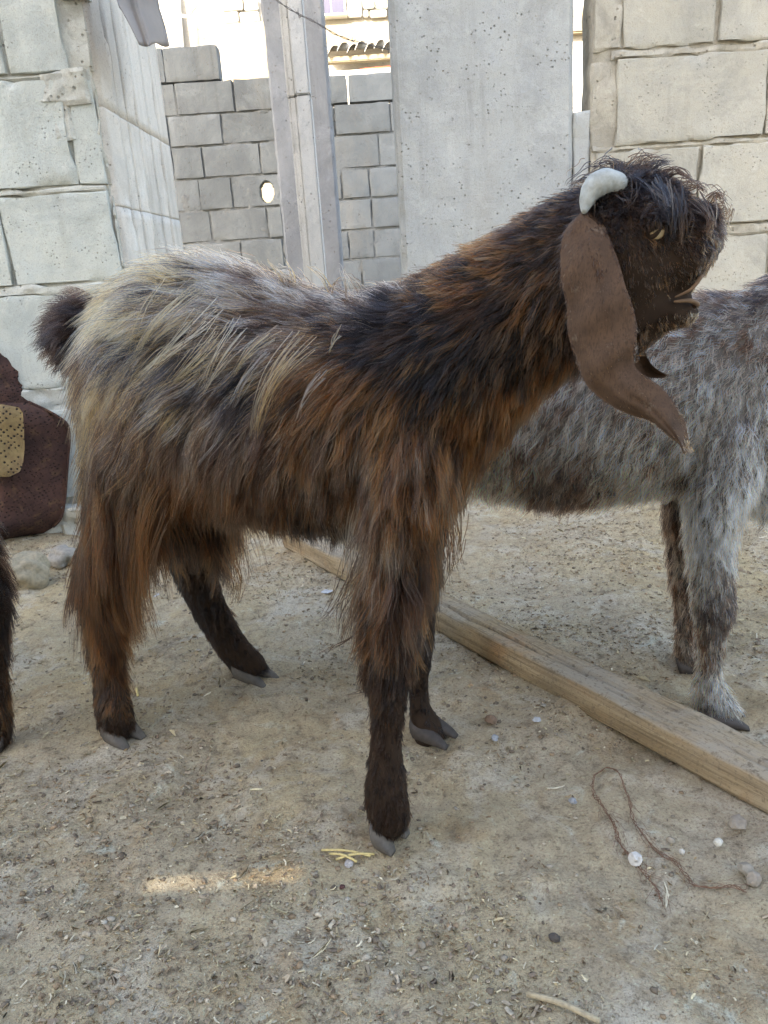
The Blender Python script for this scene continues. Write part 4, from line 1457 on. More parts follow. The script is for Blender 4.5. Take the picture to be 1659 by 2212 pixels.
fe = shell_grid('ear', [(1300, 470), (1308, 560), (1318, 660), (1330, 730), (1355, 780), (1395, 814), (1436, 816)], [(1340, 470), (1362, 560), (1378, 660), (1388, 730), (1400, 778), (1420, 797), (1440, 812)],
                [-0.035, -0.05, -0.056, -0.058, -0.06, -0.06, -0.06], -0.008, 0.002, M['ear'], fr)
adopt(fe, goat)

# horns: pale crescents, thick in the middle
for off, tw in ((0.014, 0.036), (-0.014, -0.036)):
    hp_ = [(1346, 414, 26), (1337, 401, 30), (1322, 393, 34), (1303, 393, 38), (1286, 403, 41), (1273, 421, 40), (1266, 440, 31), (1263, 452, 21), (1262, 457, 9)]
    C_ = resample([fr.at(x, y, off + tw * (i / 8) ** 0.5) for i, (x, y, r) in enumerate(hp_)], 26)
    rads = resample3(np.array([[h[2] * 0.00040 * 0.52] for h in hp_]), 26)[:, 0]
    V, Fc = tube(None, C_, lambda t: float(rads[min(25, int(round(t * 25)))]) * (1 + 0.03 * math.sin(t * 46 + math.sin(t * 9))), None, None, 16)
    adopt(mesh_obj('horn', V, Fc, M['horn']), goat)

# eyes


def ball(name, c, r, mat, sq=(1, 1, 1), seg=16):
    bm = bmesh.new()
    bmesh.ops.create_uvsphere(bm, u_segments=seg, v_segments=seg // 2 + 2, radius=r)
    for v in bm.verts:
        v.co = Vector(tuple(c)) + Vector((v.co.x * sq[0], v.co.y * sq[1], v.co.z * sq[2]))
    me = bpy.data.meshes.new(name)
    bm.to_mesh(me)
    bm.free()
    me.shade_smooth()
    me.materials.append(mat)
    o = bpy.data.objects.new(name, me)
    COL.objects.link(o)
    return o


def surf_off(px, py, far=False):
    """offset of the hide under a pixel of the goat's side view"""
    P, _, N_ = src
    best = None
    s0 = fr.sz(fr.at(px, py, 0.045)[None])[0]
    q = fr.sz(P)
    m = np.hypot(q[:, 0] - s0[0], q[:, 1] - s0[1]) < 0.005
    of = (P[m] - fr.o) @ fr.n
    return np.median(of[of < 0]) if far else np.median(of[of > 0])


eo = surf_off(1410, 502)
for sgn in (1, -1):
    off = eo if sgn > 0 else surf_off(1410, 502, True)
    c0 = fr.at(1412, 500, eo)
    c = c0 + fr.n * (off - eo) - fr.n * 0.0050 * sgn
    e = ball('eye', c, 0.0062, M['eye'], (1, 1, 1), 20)
    adopt(e, goat)
    cp = c + fr.n * 0.0056 * sgn + np.array([0, 0, 0.0010])
    p_ = ball('pupil', cp, 0.0008, M['pupil'], (1.7, 0.8, 0.7), 10)
    p_.parent = e
    p_.matrix_parent_inverse = (Matrix.Translation(goat.location) @ e.matrix_parent_inverse).inverted()
    for k, (hh, rr) in enumerate(((0.0004, 0.0022), (-0.0030, 0.0017))):
        pts = []
        for t in np.linspace(-1, 1, 15):
            la, ve = 0.0049 * t, hh * (1 - t * t) + 0.0018 * t
            if k == 0:
                ve += 0.0020 * (1 - t * t)
            dp = math.sqrt(max(0.0062 ** 2 - la * la - ve * ve, 1e-6))
            pts.append(c + fr.s * la + np.array([0, 0, ve]) + fr.n * sgn * (dp + 0.0004))
        adopt(tube('eyelid', pts, lambda t: rr * (0.35 + 0.65 * math.sin(math.pi * t)), M['skin'], None, 8), goat)
# nostrils
for sgn in (1, -1):
    pts = [fr.at(x, y, 0) + fr.n * sgn * o_ for x, y, o_ in ((1536, 520, 0.0165), (1543, 527, 0.0150), (1546, 536, 0.0125), (1541, 543, 0.0120))]
    adopt(tube('nostril', resample(pts, 12), lambda t: 0.0017 * math.sin(math.pi * min(max(t, .08), .92)), M['pupil'], None, 8), goat)

# hooves: two claws a foot


def claws(par, fr, base, tip, off, mat, wid=0.0085, gap=0.0095, rise=0.020):
    """base, tip: ground pixels of heel and toe"""
    b, t = fr.at(*base, off), fr.at(*tip, off)
    d = t - b
    d[2] = 0
    ln = np.linalg.norm(d)
    d /= ln
    lat = np.array([-d[1], d[0], 0])
    b[2] = 0
    for sg in (-1, 1):
        V, Fc = [], []
        n = 9
        for i in range(n):
            u = i / (n - 1)
            hgt = rise * (1 - u) ** 0.75 + 0.004
            wd = wid * (1.0 - 0.55 * u ** 2)
            c = b + d * ln * u + lat * sg * (gap * (1 - 0.15 * u) + 0.004 * u)
            for k in range(10):
                an = 2 * math.pi * k / 10
                zz = 0.5 * hgt * (1 + math.sin(an)) + 0.002
                V.append(c + lat * math.cos(an) * wd + np.array([0, 0, zz]) - d * 0.006 * (zz / rise) * (1 - u))
        for i in range(n - 1):
            for k in range(10):
                q = (k + 1) % 10
                Fc.append((i * 10 + k, i * 10 + q, (i + 1) * 10 + q, (i + 1) * 10 + k))
        Fc.append(tuple(range(9, -1, -1)))
        Fc.append(tuple(range((n - 1) * 10, n * 10)))
        adopt(mesh_obj('hoof', V, Fc, mat), par)


claws(goat, fr, (834, 1786), (866, 1840), oNF, M['hoof'], 0.0115, 0.0115, 0.030)
claws(goat, fr, (912, 1594), (976, 1610), oFF, M['hoof_dark'], 0.0105, 0.0105, 0.026)
claws(goat, fr, (254, 1582), (294, 1612), oNH, M['hoof'], 0.0105, 0.0105, 0.026)
claws(goat, fr, (530, 1462), (586, 1476), oFH, M['hoof'], 0.0105, 0.0105, 0.026)

# tan lips round the parted mouth, tan nose pad
for pth, r_ in ((((1458, 642, .027), (1476, 634, .024), (1492, 625, .022), (1505, 612, .018), (1513, 600, .014), (1516, 596, 0.0), (1513, 600, -.014), (1492, 625, -.022)), 0.0014),
                (((1456, 652, .026), (1474, 650, .022), (1492, 650, .017), (1503, 654, .010), (1507, 658, 0.0), (1503, 654, -.010), (1492, 650, -.017)), 0.0019)):
    pts = resample([fr.at(x, y, o_) for x, y, o_ in pth], 26)
    adopt(tube('lip', pts, lambda t: r_ * (0.35 + 0.65 * math.sin(math.pi * t) ** 0.6), M['lip'], None, 9), goat)
for sgn in (1, -1):
    pts = [fr.at(x, y, 0) + fr.n * sgn * o_ for x, y, o_ in ((1530, 512, 0.020), (1542, 515, 0.0185), (1552, 524, 0.0145), (1552, 538, 0.0110), (1544, 548, 0.0120))]
    adopt(tube('nose_rim', resample(pts, 14), lambda t: 0.0013 * (0.3 + 0.7 * math.sin(math.pi * t)), M['lip'], None, 8), goat)

# ---- long single locks that lie over the coat
rl = np.random.default_rng(21)
LOCKS = [([(1390, 385), (1420, 352), (1450, 350)], 0.0, 60, 'K', 12), ([(1360, 382), (1385, 345), (1412, 340)], 0.01, 60, 'D', 14), ([(1335, 385), (1305, 358), (1275, 368)], 0.01, 60, 'K', 14), ([(1420, 395), (1465, 372), (1492, 392)], 0.005, 60, 'D', 12),
         ([(1450, 410), (1500, 398), (1525, 416)], 0.005, 50, 'D', 10), ([(1300, 400), (1262, 385), (1228, 402)], 0.02, 50, 'K', 14), ([(1525, 455), (1550, 418), (1568, 440)], 0.0, 50, 'D', 10), ([(1540, 470), (1570, 450), (1572, 482)], 0.005, 40, 'B', 9), ([(1430, 410), (1452, 460), (1448, 520)], 0.042, 70, 'K', 12), ([(1450, 420), (1476, 470), (1470, 530)], 0.036, 60, 'D', 12), ([(1400, 400), (1430, 430), (1440, 470)], 0.045, 60, 'K', 14), ([(1505, 440), (1535, 470), (1530, 510)], 0.028, 50, 'D', 12),
         ([(1340, 395), (1360, 430), (1345, 465)], 0.045, 50, 'D', 14), ([(1320, 425), (1300, 455), (1290, 490)], 0.045, 60, 'K', 14), ([(660, 725), (606, 785), (572, 850), (548, 935)], .108, 60, 'T', 14), ([(640, 735), (585, 800), (556, 870), (540, 945)], .108, 40, 'C', 10), ([(728, 705), (715, 735), (704, 765)], .094, 14, 'T', 9),
         ([(480, 690), (430, 760), (375, 822), (330, 870)], .104, 60, 'T', 16), ([(455, 660), (400, 720), (345, 775), (318, 812)], .100, 60, 'C', 16), ([(340, 640), (285, 700), (245, 790), (230, 850)], .085, 60, 'T', 16),
         ([(300, 650), (240, 730), (212, 820), (208, 880)], .070, 70, 'C', 18), ([(410, 630), (340, 690), (296, 760), (280, 830)], .095, 60, 'T', 16), ([(270, 800), (205, 880), (178, 960), (170, 1010)], .075, 50, 'T', 14),
         ([(250, 900), (200, 990), (180, 1080)], .085, 46, 'T', 14), ([(340, 950), (262, 1035), (200, 1092)], .098, 40, 'T', 10), ([(520, 700), (465, 780), (430, 850)], .106, 40, 'C', 12), ([(560, 760), (520, 820), (500, 880)], .108, 30, 'S', 8),
         ([(600, 700), (535, 755), (500, 810)], .106, 30, 'T', 8), ([(690, 800), (655, 850), (640, 905)], .108, 20, 'S', 6), ([(350, 1010), (300, 1120), (305, 1260), (330, 1370)], .105, 60, 'R', 18), ([(320, 1060), (292, 1180), (285, 1290), (300, 1395)], .105, 70, 'R', 20),
         ([(280, 1080), (262, 1200), (268, 1300), (300, 1385)], .105, 60, 'D', 18), ([(250, 1100), (232, 1210), (240, 1320), (262, 1370)], .10, 50, 'R', 16), ([(340, 1100), (318, 1200), (322, 1290)], .10, 40, 'B', 14),
         ([(490, 1120), (505, 1190), (520, 1250), (508, 1300)], -.03, 50, 'R', 14), ([(470, 1130), (495, 1200), (505, 1260), (500, 1290)], -.03, 40, 'D', 12),
         ([(790, 1150), (750, 1230), (722, 1300), (690, 1345)], .07, 24, 'D', 16), ([(800, 1180), (760, 1270), (735, 1340), (730, 1370)], .075, 40, 'D', 20), ([(790, 1340), (750, 1385), (688, 1412)], .085, 12, 'D', 5), ([(790, 1060), (760, 1160), (748, 1250)], .072, 50, 'S', 16),
         ([(820, 1080), (790, 1180), (765, 1270)], .08, 50, 'G', 18), ([(975, 1080), (990, 1160), (985, 1230)], .04, 40, 'R', 16), ([(955, 1120), (965, 1200), (960, 1260)], .05, 40, 'D', 16), ([(830, 1440), (790, 1490), (745, 1505)], .088, 6, 'D', 3),
         ([(608, 615), (598, 588), (577, 562)], .02, 14, 'T', 4), ([(624, 618), (626, 588), (612, 558)], .02, 14, 'T', 4), ([(704, 632), (690, 598), (664, 576)], .03, 14, 'T', 4), ([(700, 632), (725, 605), (745, 603)], .03, 10, 'T', 3), ([(540, 600), (505, 565), (478, 545)], .02, 30, 'S', 12),
         ([(470, 590), (440, 558), (410, 540)], .01, 34, 'S', 14), ([(640, 625), (615, 596), (596, 578)], .02, 30, 'S', 12), ([(760, 650), (752, 608), (738, 585)], .03, 40, 'S', 16), ([(180, 690), (120, 690), (72, 742)], .0, 8, 'B', 4), ([(200, 700), (205, 750), (196, 800)], .02, 30, 'G', 12),
         ([(215, 760), (190, 830), (168, 900)], .03, 50, 'T', 16), ([(240, 770), (215, 850), (190, 930)], .05, 50, 'O', 16)]
lp, lc = [], []
for pth, off, cnt, key, wpx in LOCKS:
    m_ = len(pth)
    base_ = resample([fr.at(x, y, off - (0.012 if i == 0 else 0)) for i, (x, y) in enumerate(pth)], 12)
    kpx = np.linalg.norm(base_[0] - CAM) / F_PX
    for _ in range(int(cnt * 0.42)):
        o0 = rl.normal(0, wpx * kpx * 1.15, 3) * np.array([1, 0.4, 1])
        o1 = rl.normal(0, wpx * kpx * 0.42, 3) * np.array([1, 0.4, 1])
        t_ = np.linspace(0, 1, 12)[:, None]
        ph_ = rl.random() * 6.28
        wig = 0.0012 * np.sin(ph_ + t_ * 7) * rl.normal(0, 1, 3)[None] * t_
        sc_ = rl.uniform(0.78, 1.06)
        q = base_ * 1.0
        st_ = rl.uniform(0, 0.35)
        q = np.array([[np.interp(u_, np.linspace(0, 1, 12), base_[:, a_]) for a_ in range(3)] for u_ in np.linspace(st_, min(1, st_ + sc_), 12)])
        q = q - fr.n * (0.006 * (1 - t_) ** 2 + rl.uniform(0, 0.004)) * (1 if off > 0 else -1)
        lp.append(q + o0 * (1 - t_) + o1 * t_ + wig)
        lc.append(np.array(PAL[key if rl.random() < 0.72 else 'B']) * rl.uniform(0.5, 1.25))
lp = np.array(lp)
lcv = bpy.data.hair_curves.new('long_locks')
lcv.add_curves([12] * len(lp))
lcv.attributes['position'].data.foreach_set('vector', lp.astype(np.float32).ravel())
lra = lcv.attributes.get('radius') or lcv.attributes.new('radius', 'FLOAT', 'POINT')
lra.data.foreach_set('value', np.tile(0.00036 * (1 - 0.75 * np.linspace(0, 1, 12) ** 2), len(lp)).astype(np.float32))
lat_ = lcv.attributes.new('tint', 'FLOAT_COLOR', 'CURVE')
lat_.data.foreach_set('color', np.column_stack([np.array(lc).clip(0.003, 0.9), np.ones(len(lc))]).astype(np.float32).ravel())
lcv.materials.append(M['hair'])
lobj = bpy.data.objects.new('long_locks', lcv)
COL.objects.link(lobj)
adopt(lobj, goat)

# ---- the grey goat
gnf, gff = G(1562, 1562), G(1492, 1452)
gnh, gfh = G(838, 1500), G(885, 1420)
gf = Frame((gnh + gfh) / 2, (gnf + gff) / 2)
qNF, qFF, qNH, qFH = (gf.off(p) for p in (gnf, gff, gnh, gfh))
gt = loft([((812, 740), (812, 830), 0.02, 0), ((825, 690), (830, 930), 0.050, 0), ((890, 662), (895, 1020), 0.074, 0), ((1040, 668), (1050, 1068), 0.086, 0), ((1190, 668), (1200, 1092), 0.090, 0),
           ((1330, 652), (1330, 1078), 0.086, 0), ((1450, 640), (1450, 1066), 0.078, 0), ((1560, 632), (1565, 1085), 0.070, 0), ((1650, 632), (1680, 1115), 0.060, 0), ((1710, 660), (1745, 1060), 0.042, 0)], gf, 22)
gn = loft([((1600, 632), (1700, 1060), 0.054, 0), ((1700, 570), (1790, 960), 0.046, 0), ((1790, 470), (1890, 830), 0.042, 0), ((1870, 400), (1960, 740), 0.040, 0)], gf, 18)
gh = loft([((1830, 420), (1850, 640), 0.034, 0), ((1890, 380), (1890, 700), 0.048, 0), ((1960, 400), (1950, 700), 0.046, 0), ((2040, 470), (2010, 690), 0.034, 0), ((2090, 550), (2050, 680), 0.024, 0), ((2105, 600), (2075, 670), 0.012, 0)], gf, 18)
gl1 = loft([((1474, 900), (1666, 900), 0.040, 0.036), ((1470, 1010), (1656, 1010), 0.040, 0.040), ((1479, 1100), (1611, 1100), 0.034, lerp(.042, qNF, .3)), ((1488, 1190), (1588, 1190), 0.026, lerp(.042, qNF, .5)),
            ((1492, 1260), (1586, 1262), 0.024, lerp(.042, qNF, .6)), ((1494, 1305), (1588, 1310), 0.024, lerp(.042, qNF, .7)), ((1504, 1360), (1572, 1362), 0.018, lerp(.042, qNF, .8)), ((1508, 1430), (1560, 1430), 0.016, lerp(.042, qNF, .9)),
            ((1496, 1490), (1568, 1486), 0.019, qNF), ((1504, 1530), (1596, 1522), 0.019, qNF), ((1517, 1552), (1603, 1548), 0.014, qNF)], gf, 16)
gl2 = loft([((1428, 1000), (1572, 1000), 0.036, -0.036), ((1435, 1100), (1539, 1100), 0.030, -0.042), ((1442, 1180), (1516, 1180), 0.024, lerp(-.042, qFF, .5)), ((1451, 1260), (1515, 1260), 0.022, lerp(-.042, qFF, .65)),
            ((1462, 1340), (1512, 1340), 0.016, lerp(-.042, qFF, .8)), ((1457, 1400), (1513, 1400), 0.018, qFF), ((1465, 1438), (1525, 1436), 0.016, qFF)], gf, 14)
gl3 = loft([((820, 760), (980, 800), 0.040, 0.030), ((815, 900), (960, 930), 0.046, 0.038), ((810, 1030), (910, 1050), 0.034, 0.044), ((800, 1150), (870, 1150), 0.024, lerp(.045, qNH, .4)), ((792, 1225), (855, 1220), 0.020, lerp(.045, qNH, .6)),
            ((808, 1310), (856, 1310), 0.015, lerp(.045, qNH, .8)), ((812, 1400), (858, 1400), 0.015, lerp(.045, qNH, .9)), ((816, 1450), (868, 1450), 0.018, qNH), ((824, 1485), (872, 1482), 0.014, qNH)], gf, 14)
gl4 = loft([((860, 800), (1000, 800), 0.040, -0.030), ((860, 950), (960, 950), 0.042, -0.038), ((858, 1080), (930, 1080), 0.030, lerp(-.045, qFH, .3)), ((848, 1190), (905, 1190), 0.020, lerp(-.045, qFH, .6)),
            ((862, 1290), (904, 1290), 0.015, lerp(-.045, qFH, .85)), ((866, 1370), (912, 1370), 0.017, qFH), ((872, 1410), (918, 1408), 0.013, qFH)], gf, 14)
gtl = loft([((850, 690), (850, 730), 0.016, 0), ((815, 680), (812, 720), 0.013, 0), ((790, 700), (786, 730), 0.009, 0), ((775, 730), (772, 745), 0.005, 0)], gf, 10)
gsh = loft([((1190, 1040), (1250, 1040), 0.018, 0), ((1200, 1080), (1238, 1080), 0.014, 0), ((1208, 1100), (1228, 1100), 0.008, 0)], gf, 10)
ggoat = empty('goat', 'grizzled grey goat standing behind the timber with a black knee patch', 'goat', gf.at(1250, 1000, 0) * np.array([1, 1, 0]))
gbody = blend_mesh('body', [gt, gn, gh, gl1, gl2, gl3, gl4, gtl, gsh], M['skin_grey'], 0.0050, 6)
gsrc = mesh_arrays(gbody)
adopt(gbody, ggoat)
gg_t = [(1600, 640, -.8, -.1, 48, 'K4 D4 G3', .5, .7), (1500, 645, -.85, .1, 48, 'D4 G4 K2', .4, .8), (1400, 660, -.8, .3, 48, 'G5 D2 S3', .35, .8), (1640, 720, -.5, .7, 48, 'G4 D2 S4', .28, .8), (1540, 720, -.6, .6, 50, 'G4 S4 D2', .25, .9),
        (1440, 760, -.7, .5, 52, 'G4 S5 D1', .25, .9), (1400, 850, -.65, .7, 50, 'G4 D2 S4', .25, .7), (1540, 830, -.4, .85, 50, 'S5 G4 W1', .25, .7), (1640, 860, -.3, .95, 52, 'S5 G3 W1', .25, .6), (1600, 960, -.25, 1, 52, 'S5 W3 G2', .25, .6),
        (1300, 930, -.5, .8, 52, 'G4 D1 S5', .25, .5), (1200, 900, -.5, .85, 52, 'D2 G5 S3', .25, .5), (1400, 980, -.45, .85, 52, 'G4 D1 C2 S3', .25, .5), (1330, 1040, -.4, .9, 48, 'C3 G4 S2 D1', .28, .5), (1480, 1000, -.35, .9, 50, 'S5 G4 W1', .25, .5),
        (1200, 1040, -.45, .9, 52, 'K3 D3 G3 S1', .3, .5), (1260, 1060, -.4, .9, 52, 'K2 D4 G4', .3, .5), (1120, 1000, -.4, .9, 50, 'D2 G5 C3', .28, .5), (1080, 1040, -.3, .95, 50, 'C5 G4 D1', .28, .5), (1430, 1050, -.4, .9, 46, 'G4 D2 C4', .28, .5),
        (1620, 1080, -.1, 1, 62, 'W4 S5 G1', .3, .5), (1218, 1095, -.1, 1, 40, 'K5 D5', .2, .2), (1000, 800, -.6, .7, 50, 'G5 D2 S3', .3, .5), (900, 800, -.4, .9, 50, 'G5 D4', .3, .5), (950, 670, -.8, .1, 50, 'D4 G4 K2', .4, .5), (1720, 900, -.2, .95, 50, 'S5 G5', .3, .5), (1850, 600, -.3, .9, 40, 'G5 D5', .3, .5), (2000, 560, .4, .8, 20, 'G5 D5', .2, .3)]
gg_l = [(1560, 950, -.2, 1, 48, 'S5 W3 G2', .25, .5), (1530, 1060, -.15, 1, 46, 'S5 W4 G1', .22, .5), (1530, 1150, -.1, 1, 48, 'W6 S3 G1', .22, .4), (1530, 1220, -.05, 1, 42, 'W5 S4 G1', .22, .3), (1510, 1262, -.05, 1, 30, 'W4 S5 G1', .25, .3), (1565, 1265, .0, 1, 26, 'K5 D2 S3', .2, .2), (1572, 1305, .0, 1, 22, 'K9 D1', .15, .1),
        (1548, 1300, -.05, 1, 24, 'K6 D3 G1', .2, .2), (1515, 1320, -.1, 1, 28, 'S3 G4 D3', .25, .3), (1555, 1350, 0, 1, 22, 'K5 D4 G1', .2, .2), (1520, 1390, -.1, 1, 30, 'S4 G3 D3', .28, .3), (1545, 1400, 0, 1, 24, 'S5 G3 D2', .25, .3), (1505, 1460, -.25, 1, 32, 'C3 S4 G3', .32, .3), (1545, 1470, 0, 1, 26, 'W4 S4 G2', .25, .3),
        (1530, 1510, 0, 1, 28, 'S5 G4 W1', .25, .2), (1570, 1530, .3, .9, 20, 'G5 D2 S3', .18, .2), (1515, 1540, .1, .9, 24, 'G5 D2 S3', .2, .2)]
gg_f = [(1480, 1050, -.1, 1, 44, 'D4 G4 K2', .3, .4, -.05), (1470, 1180, -.05, 1, 34, 'D4 G5 K1', .3, .4, -.05), (1480, 1300, 0, 1, 30, 'D5 G4 K1', .3, .4, -.05), (1480, 1420, .1, 1, 26, 'D4 G5', .25, .3, -.05)]
gg_h = [(850, 900, -.1, 1, 44, 'D5 G4 K1', .3, .4), (850, 1100, 0, 1, 34, 'D5 G5', .3, .3), (830, 1300, 0, 1, 24, 'D5 G5', .3, .3), (845, 1460, .1, 1, 22, 'K5 D5', .25, .2)]
glU, glL = cut(gl1, 0.14)
reg2 = region_fn([(0, gt), (0, gn), (0, gh), (0, glU), (1, glL), (2, gl2), (3, gl3), (3, gl4), (0, gtl), (0, gsh)])
gcoat, n2 = grow_coat('coat', gsrc, gf, reg2, {0: gg_t, 1: gg_l, 2: gg_f, 3: gg_h}, {0: 300000, 1: 520000, 2: 400000, 3: 260000}, M['hair_grey'], 8, 8, 12000, 5000, 0.3, 0.6, 0.00034)
print('grey strands', n2)
adopt(gcoat, ggoat)
claws(ggoat, gf, (1525, 1552), (1612, 1572), qNF, M['hoof_dark'], 0.011, 0.0115, 0.024)
claws(ggoat, gf, (1468, 1440), (1530, 1450), qFF, M['hoof_dark'])
claws(ggoat, gf, (822, 1488), (880, 1504), qNH, M['hoof_dark'])
claws(ggoat, gf, (868, 1412), (925, 1420), qFH, M['hoof_dark'])
for offs, L_, R_ in (((0.036, 0.055, 0.06, 0.062, 0.062), [(1840, 470), (1820, 560), (1830, 660), (1860, 740), (1890, 790)], [(1890, 460), (1900, 560), (1905, 660), (1900, 740), (1894, 792)]),
                     ((-0.036, -0.055, -0.06, -0.062, -0.062), [(1840, 470), (1820, 560), (1830, 660), (1860, 740), (1890, 790)], [(1890, 460), (1900, 560), (1905, 660), (1900, 740), (1894, 792)])):
    adopt(shell_grid('ear', L_, R_, offs, 0.008 * (1 if offs[0] > 0 else -1), 0.002, M['ear'], gf, 16, 9), ggoat)
for sg in (1, -1):
    adopt(ball('eye', gf.at(1965, 500, 0) + gf.n * sg * 0.043, 0.008, M['pupil']), ggoat)

# ---- the dark goat, only its hind leg reaches into view
dnh = G(-4, 1618)
df = Frame(dnh + np.array([0, 0.05, 0]), dnh + np.array([-0.4, 0.05, 0]), True)
dN = df.off(dnh)
d_t = loft([((-45, 800), (-45, 900), 0.02, 0), ((-70, 720), (-65, 980), 0.05, 0), ((-150, 690), (-150, 1040), 0.075, 0), ((-320, 700), (-320, 1070), 0.085, 0), ((-500, 700), (-500, 1080), 0.085, 0),
            ((-650, 680), (-660, 1070), 0.07, 0), ((-740, 720), (-750, 980), 0.045, 0)], df, 18)
d_n = loft([((-650, 660), (-760, 1000), 0.055, 0), ((-760, 560), (-860, 820), 0.045, 0), ((-840, 460), (-930, 700), 0.04, 0)], df, 16)
d_h = loft([((-850, 430), (-860, 600), 0.04, 0), ((-930, 440), (-900, 640), 0.046, 0), ((-1010, 520), (-960, 650), 0.034, 0), ((-1060, 600), (-1010, 670), 0.02, 0)], df, 16)
d_l1 = loft([((-190, 800), (-55, 860), 0.042, 0.026), ((-170, 950), (-45, 960), 0.044, 0.034), ((-120, 1090), (-38, 1080), 0.034, lerp(.04, dN, .3)), ((-66, 1200), (-4, 1190), 0.024, lerp(.04, dN, .5)), ((-48, 1275), (22, 1282), 0.021, lerp(.04, dN, .65)),
             ((-38, 1360), (20, 1360), 0.016, lerp(.04, dN, .8)), ((-40, 1450), (16, 1450), 0.016, lerp(.04, dN, .9)), ((-42, 1530), (24, 1530), 0.019, dN), ((-44, 1580), (22, 1580), 0.018, dN), ((-40, 1606), (14, 1606), 0.014, dN)], df, 14)
d_l2 = loft([((-230, 850), (-90, 850), 0.04, -0.03), ((-200, 1000), (-100, 1000), 0.04, -0.036), ((-150, 1150), (-90, 1150), 0.024, -0.045), ((-130, 1230), (-76, 1230), 0.02, -0.05), ((-126, 1350), (-82, 1350), 0.016, -0.05), ((-128, 1440), (-78, 1440), 0.017, -0.05), ((-126, 1490), (-80, 1490), 0.014, -0.05)], df, 12)
d_l3 = loft([((-740, 900), (-620, 900), 0.036, 0.036), ((-720, 1080), (-640, 1080), 0.03, 0.042), ((-710, 1250), (-650, 1250), 0.022, 0.045), ((-706, 1400), (-660, 1400), 0.016, 0.047), ((-712, 1520), (-658, 1520), 0.018, 0.05), ((-712, 1600), (-664, 1600), 0.014, 0.05)], df, 12)
d_l4 = loft([((-720, 900), (-620, 900), 0.036, -0.036), ((-690, 1080), (-620, 1080), 0.03, -0.042), ((-680, 1250), (-630, 1250), 0.02, -0.045), ((-676, 1400), (-634, 1400), 0.016, -0.047), ((-680, 1480), (-632, 1480), 0.016, -0.05)], df, 12)
dgoat = empty('goat', 'black brown goat, only its hind leg in view beside the rusty drum', 'goat', df.at(-350, 1000, 0) * np.array([1, 1, 0]))
dbody = blend_mesh('body', [d_t, d_n, d_h, d_l1, d_l2, d_l3, d_l4], M['skin'], 0.0052, 6)
dsrc = mesh_arrays(dbody)
adopt(dbody, dgoat)
dg = [(-300, 800, .5, .8, 60, 'K5 D5', .3, .3), (-300, 1000, .2, 1, 60, 'D5 K4 R1', .3, .3), (-700, 900, .2, 1, 50, 'D6 K4', .3, .3), (-900, 550, .3, .9, 30, 'K7 D3', .3, .3), (-60, 1000, 0, 1, 60, 'D5 K5', .25, .3), (-20, 1200, .05, 1, 55, 'K5 D4 G1', .3, .3),
      (0, 1300, .05, 1, 45, 'K5 D5', .3, .3), (-10, 1450, 0, 1, 34, 'D5 K3 R2', .3, .2), (-5, 1580, .1, 1, 30, 'D5 K4 R1', .3, .2), (-680, 1300, 0, 1, 26, 'K6 D4', .3, .2)]
dcoat, n3 = grow_coat('coat', dsrc, df, lambda C: np.zeros(len(C), int), {0: dg}, {0: 240000}, M['hair'], 12, 7, 6000, 2000, 0.3, 0.55, 0.00032)
adopt(dcoat, dgoat)
claws(dgoat, df, (10, 1606), (-50, 1632), dN, M['hoof_dark'])
claws(dgoat, df, (-82, 1490), (-138, 1505), -0.05, M['hoof_dark'])
claws(dgoat, df, (-660, 1600), (-730, 1620), 0.05, M['hoof_dark'])
claws(dgoat, df, (-630, 1480), (-690, 1495), -0.05, M['hoof_dark'])
for sg in (1, -1):
    adopt(ball('eye', df.at(-930, 520, 0) + df.n * sg * 0.042, 0.008, M['pupil']), dgoat)
    adopt(shell_grid('ear', [(-845, 480), (-835, 580), (-850, 700), (-880, 760)], [(-890, 480), (-905, 580), (-905, 700), (-885, 762)], [sg * .036, sg * .056, sg * .06, sg * .06], 0.008 * sg, 0.002, M['ear'], df, 14, 9), dgoat)

# ------------------------------------------------------------------ timber on the ground
P1, P2 = G(937, 1362), G(1640, 1752)
ax_ = (P2 - P1) / np.linalg.norm(P2 - P1)
TH = 0.036
lat = np.array([-ax_[1], ax_[0], 0])
if lat[1] < 0:
    lat = -lat
q1, q2 = G(930, 1267, TH), G(1480, 1527, TH)
w1, w2 = np.dot(q1 - P1, lat), np.dot(q2 - P1, lat)
u1, u2 = np.dot(q1 - P1, ax_), np.dot(q2 - P1, ax_)
print('plank widths', w1, w2, u1, u2)
pe = G(606, 1166, TH / 2)
ub = np.dot(pe - P1, ax_)
ue = np.dot(P2 - P1, ax_) + 0.55
n = 150
V, Fc = [], []
prof = []      # (across 0..1, height 0..1)
for a_ in np.linspace(0, 1, 3)[:-1]:
    prof.append((0.0, 0.08 + a_ * 0.84))
for a_ in np.linspace(0.015, 0.985, 17):
    prof.append((a_, 1.0))
for a_ in np.linspace(1, 0, 3)[:-1]:
    prof.append((1.0, 0.08 + a_ * 0.84))
for a_ in np.linspace(0.985, 0.015, 4):
    prof.append((a_, 0.0))
m = len(prof)
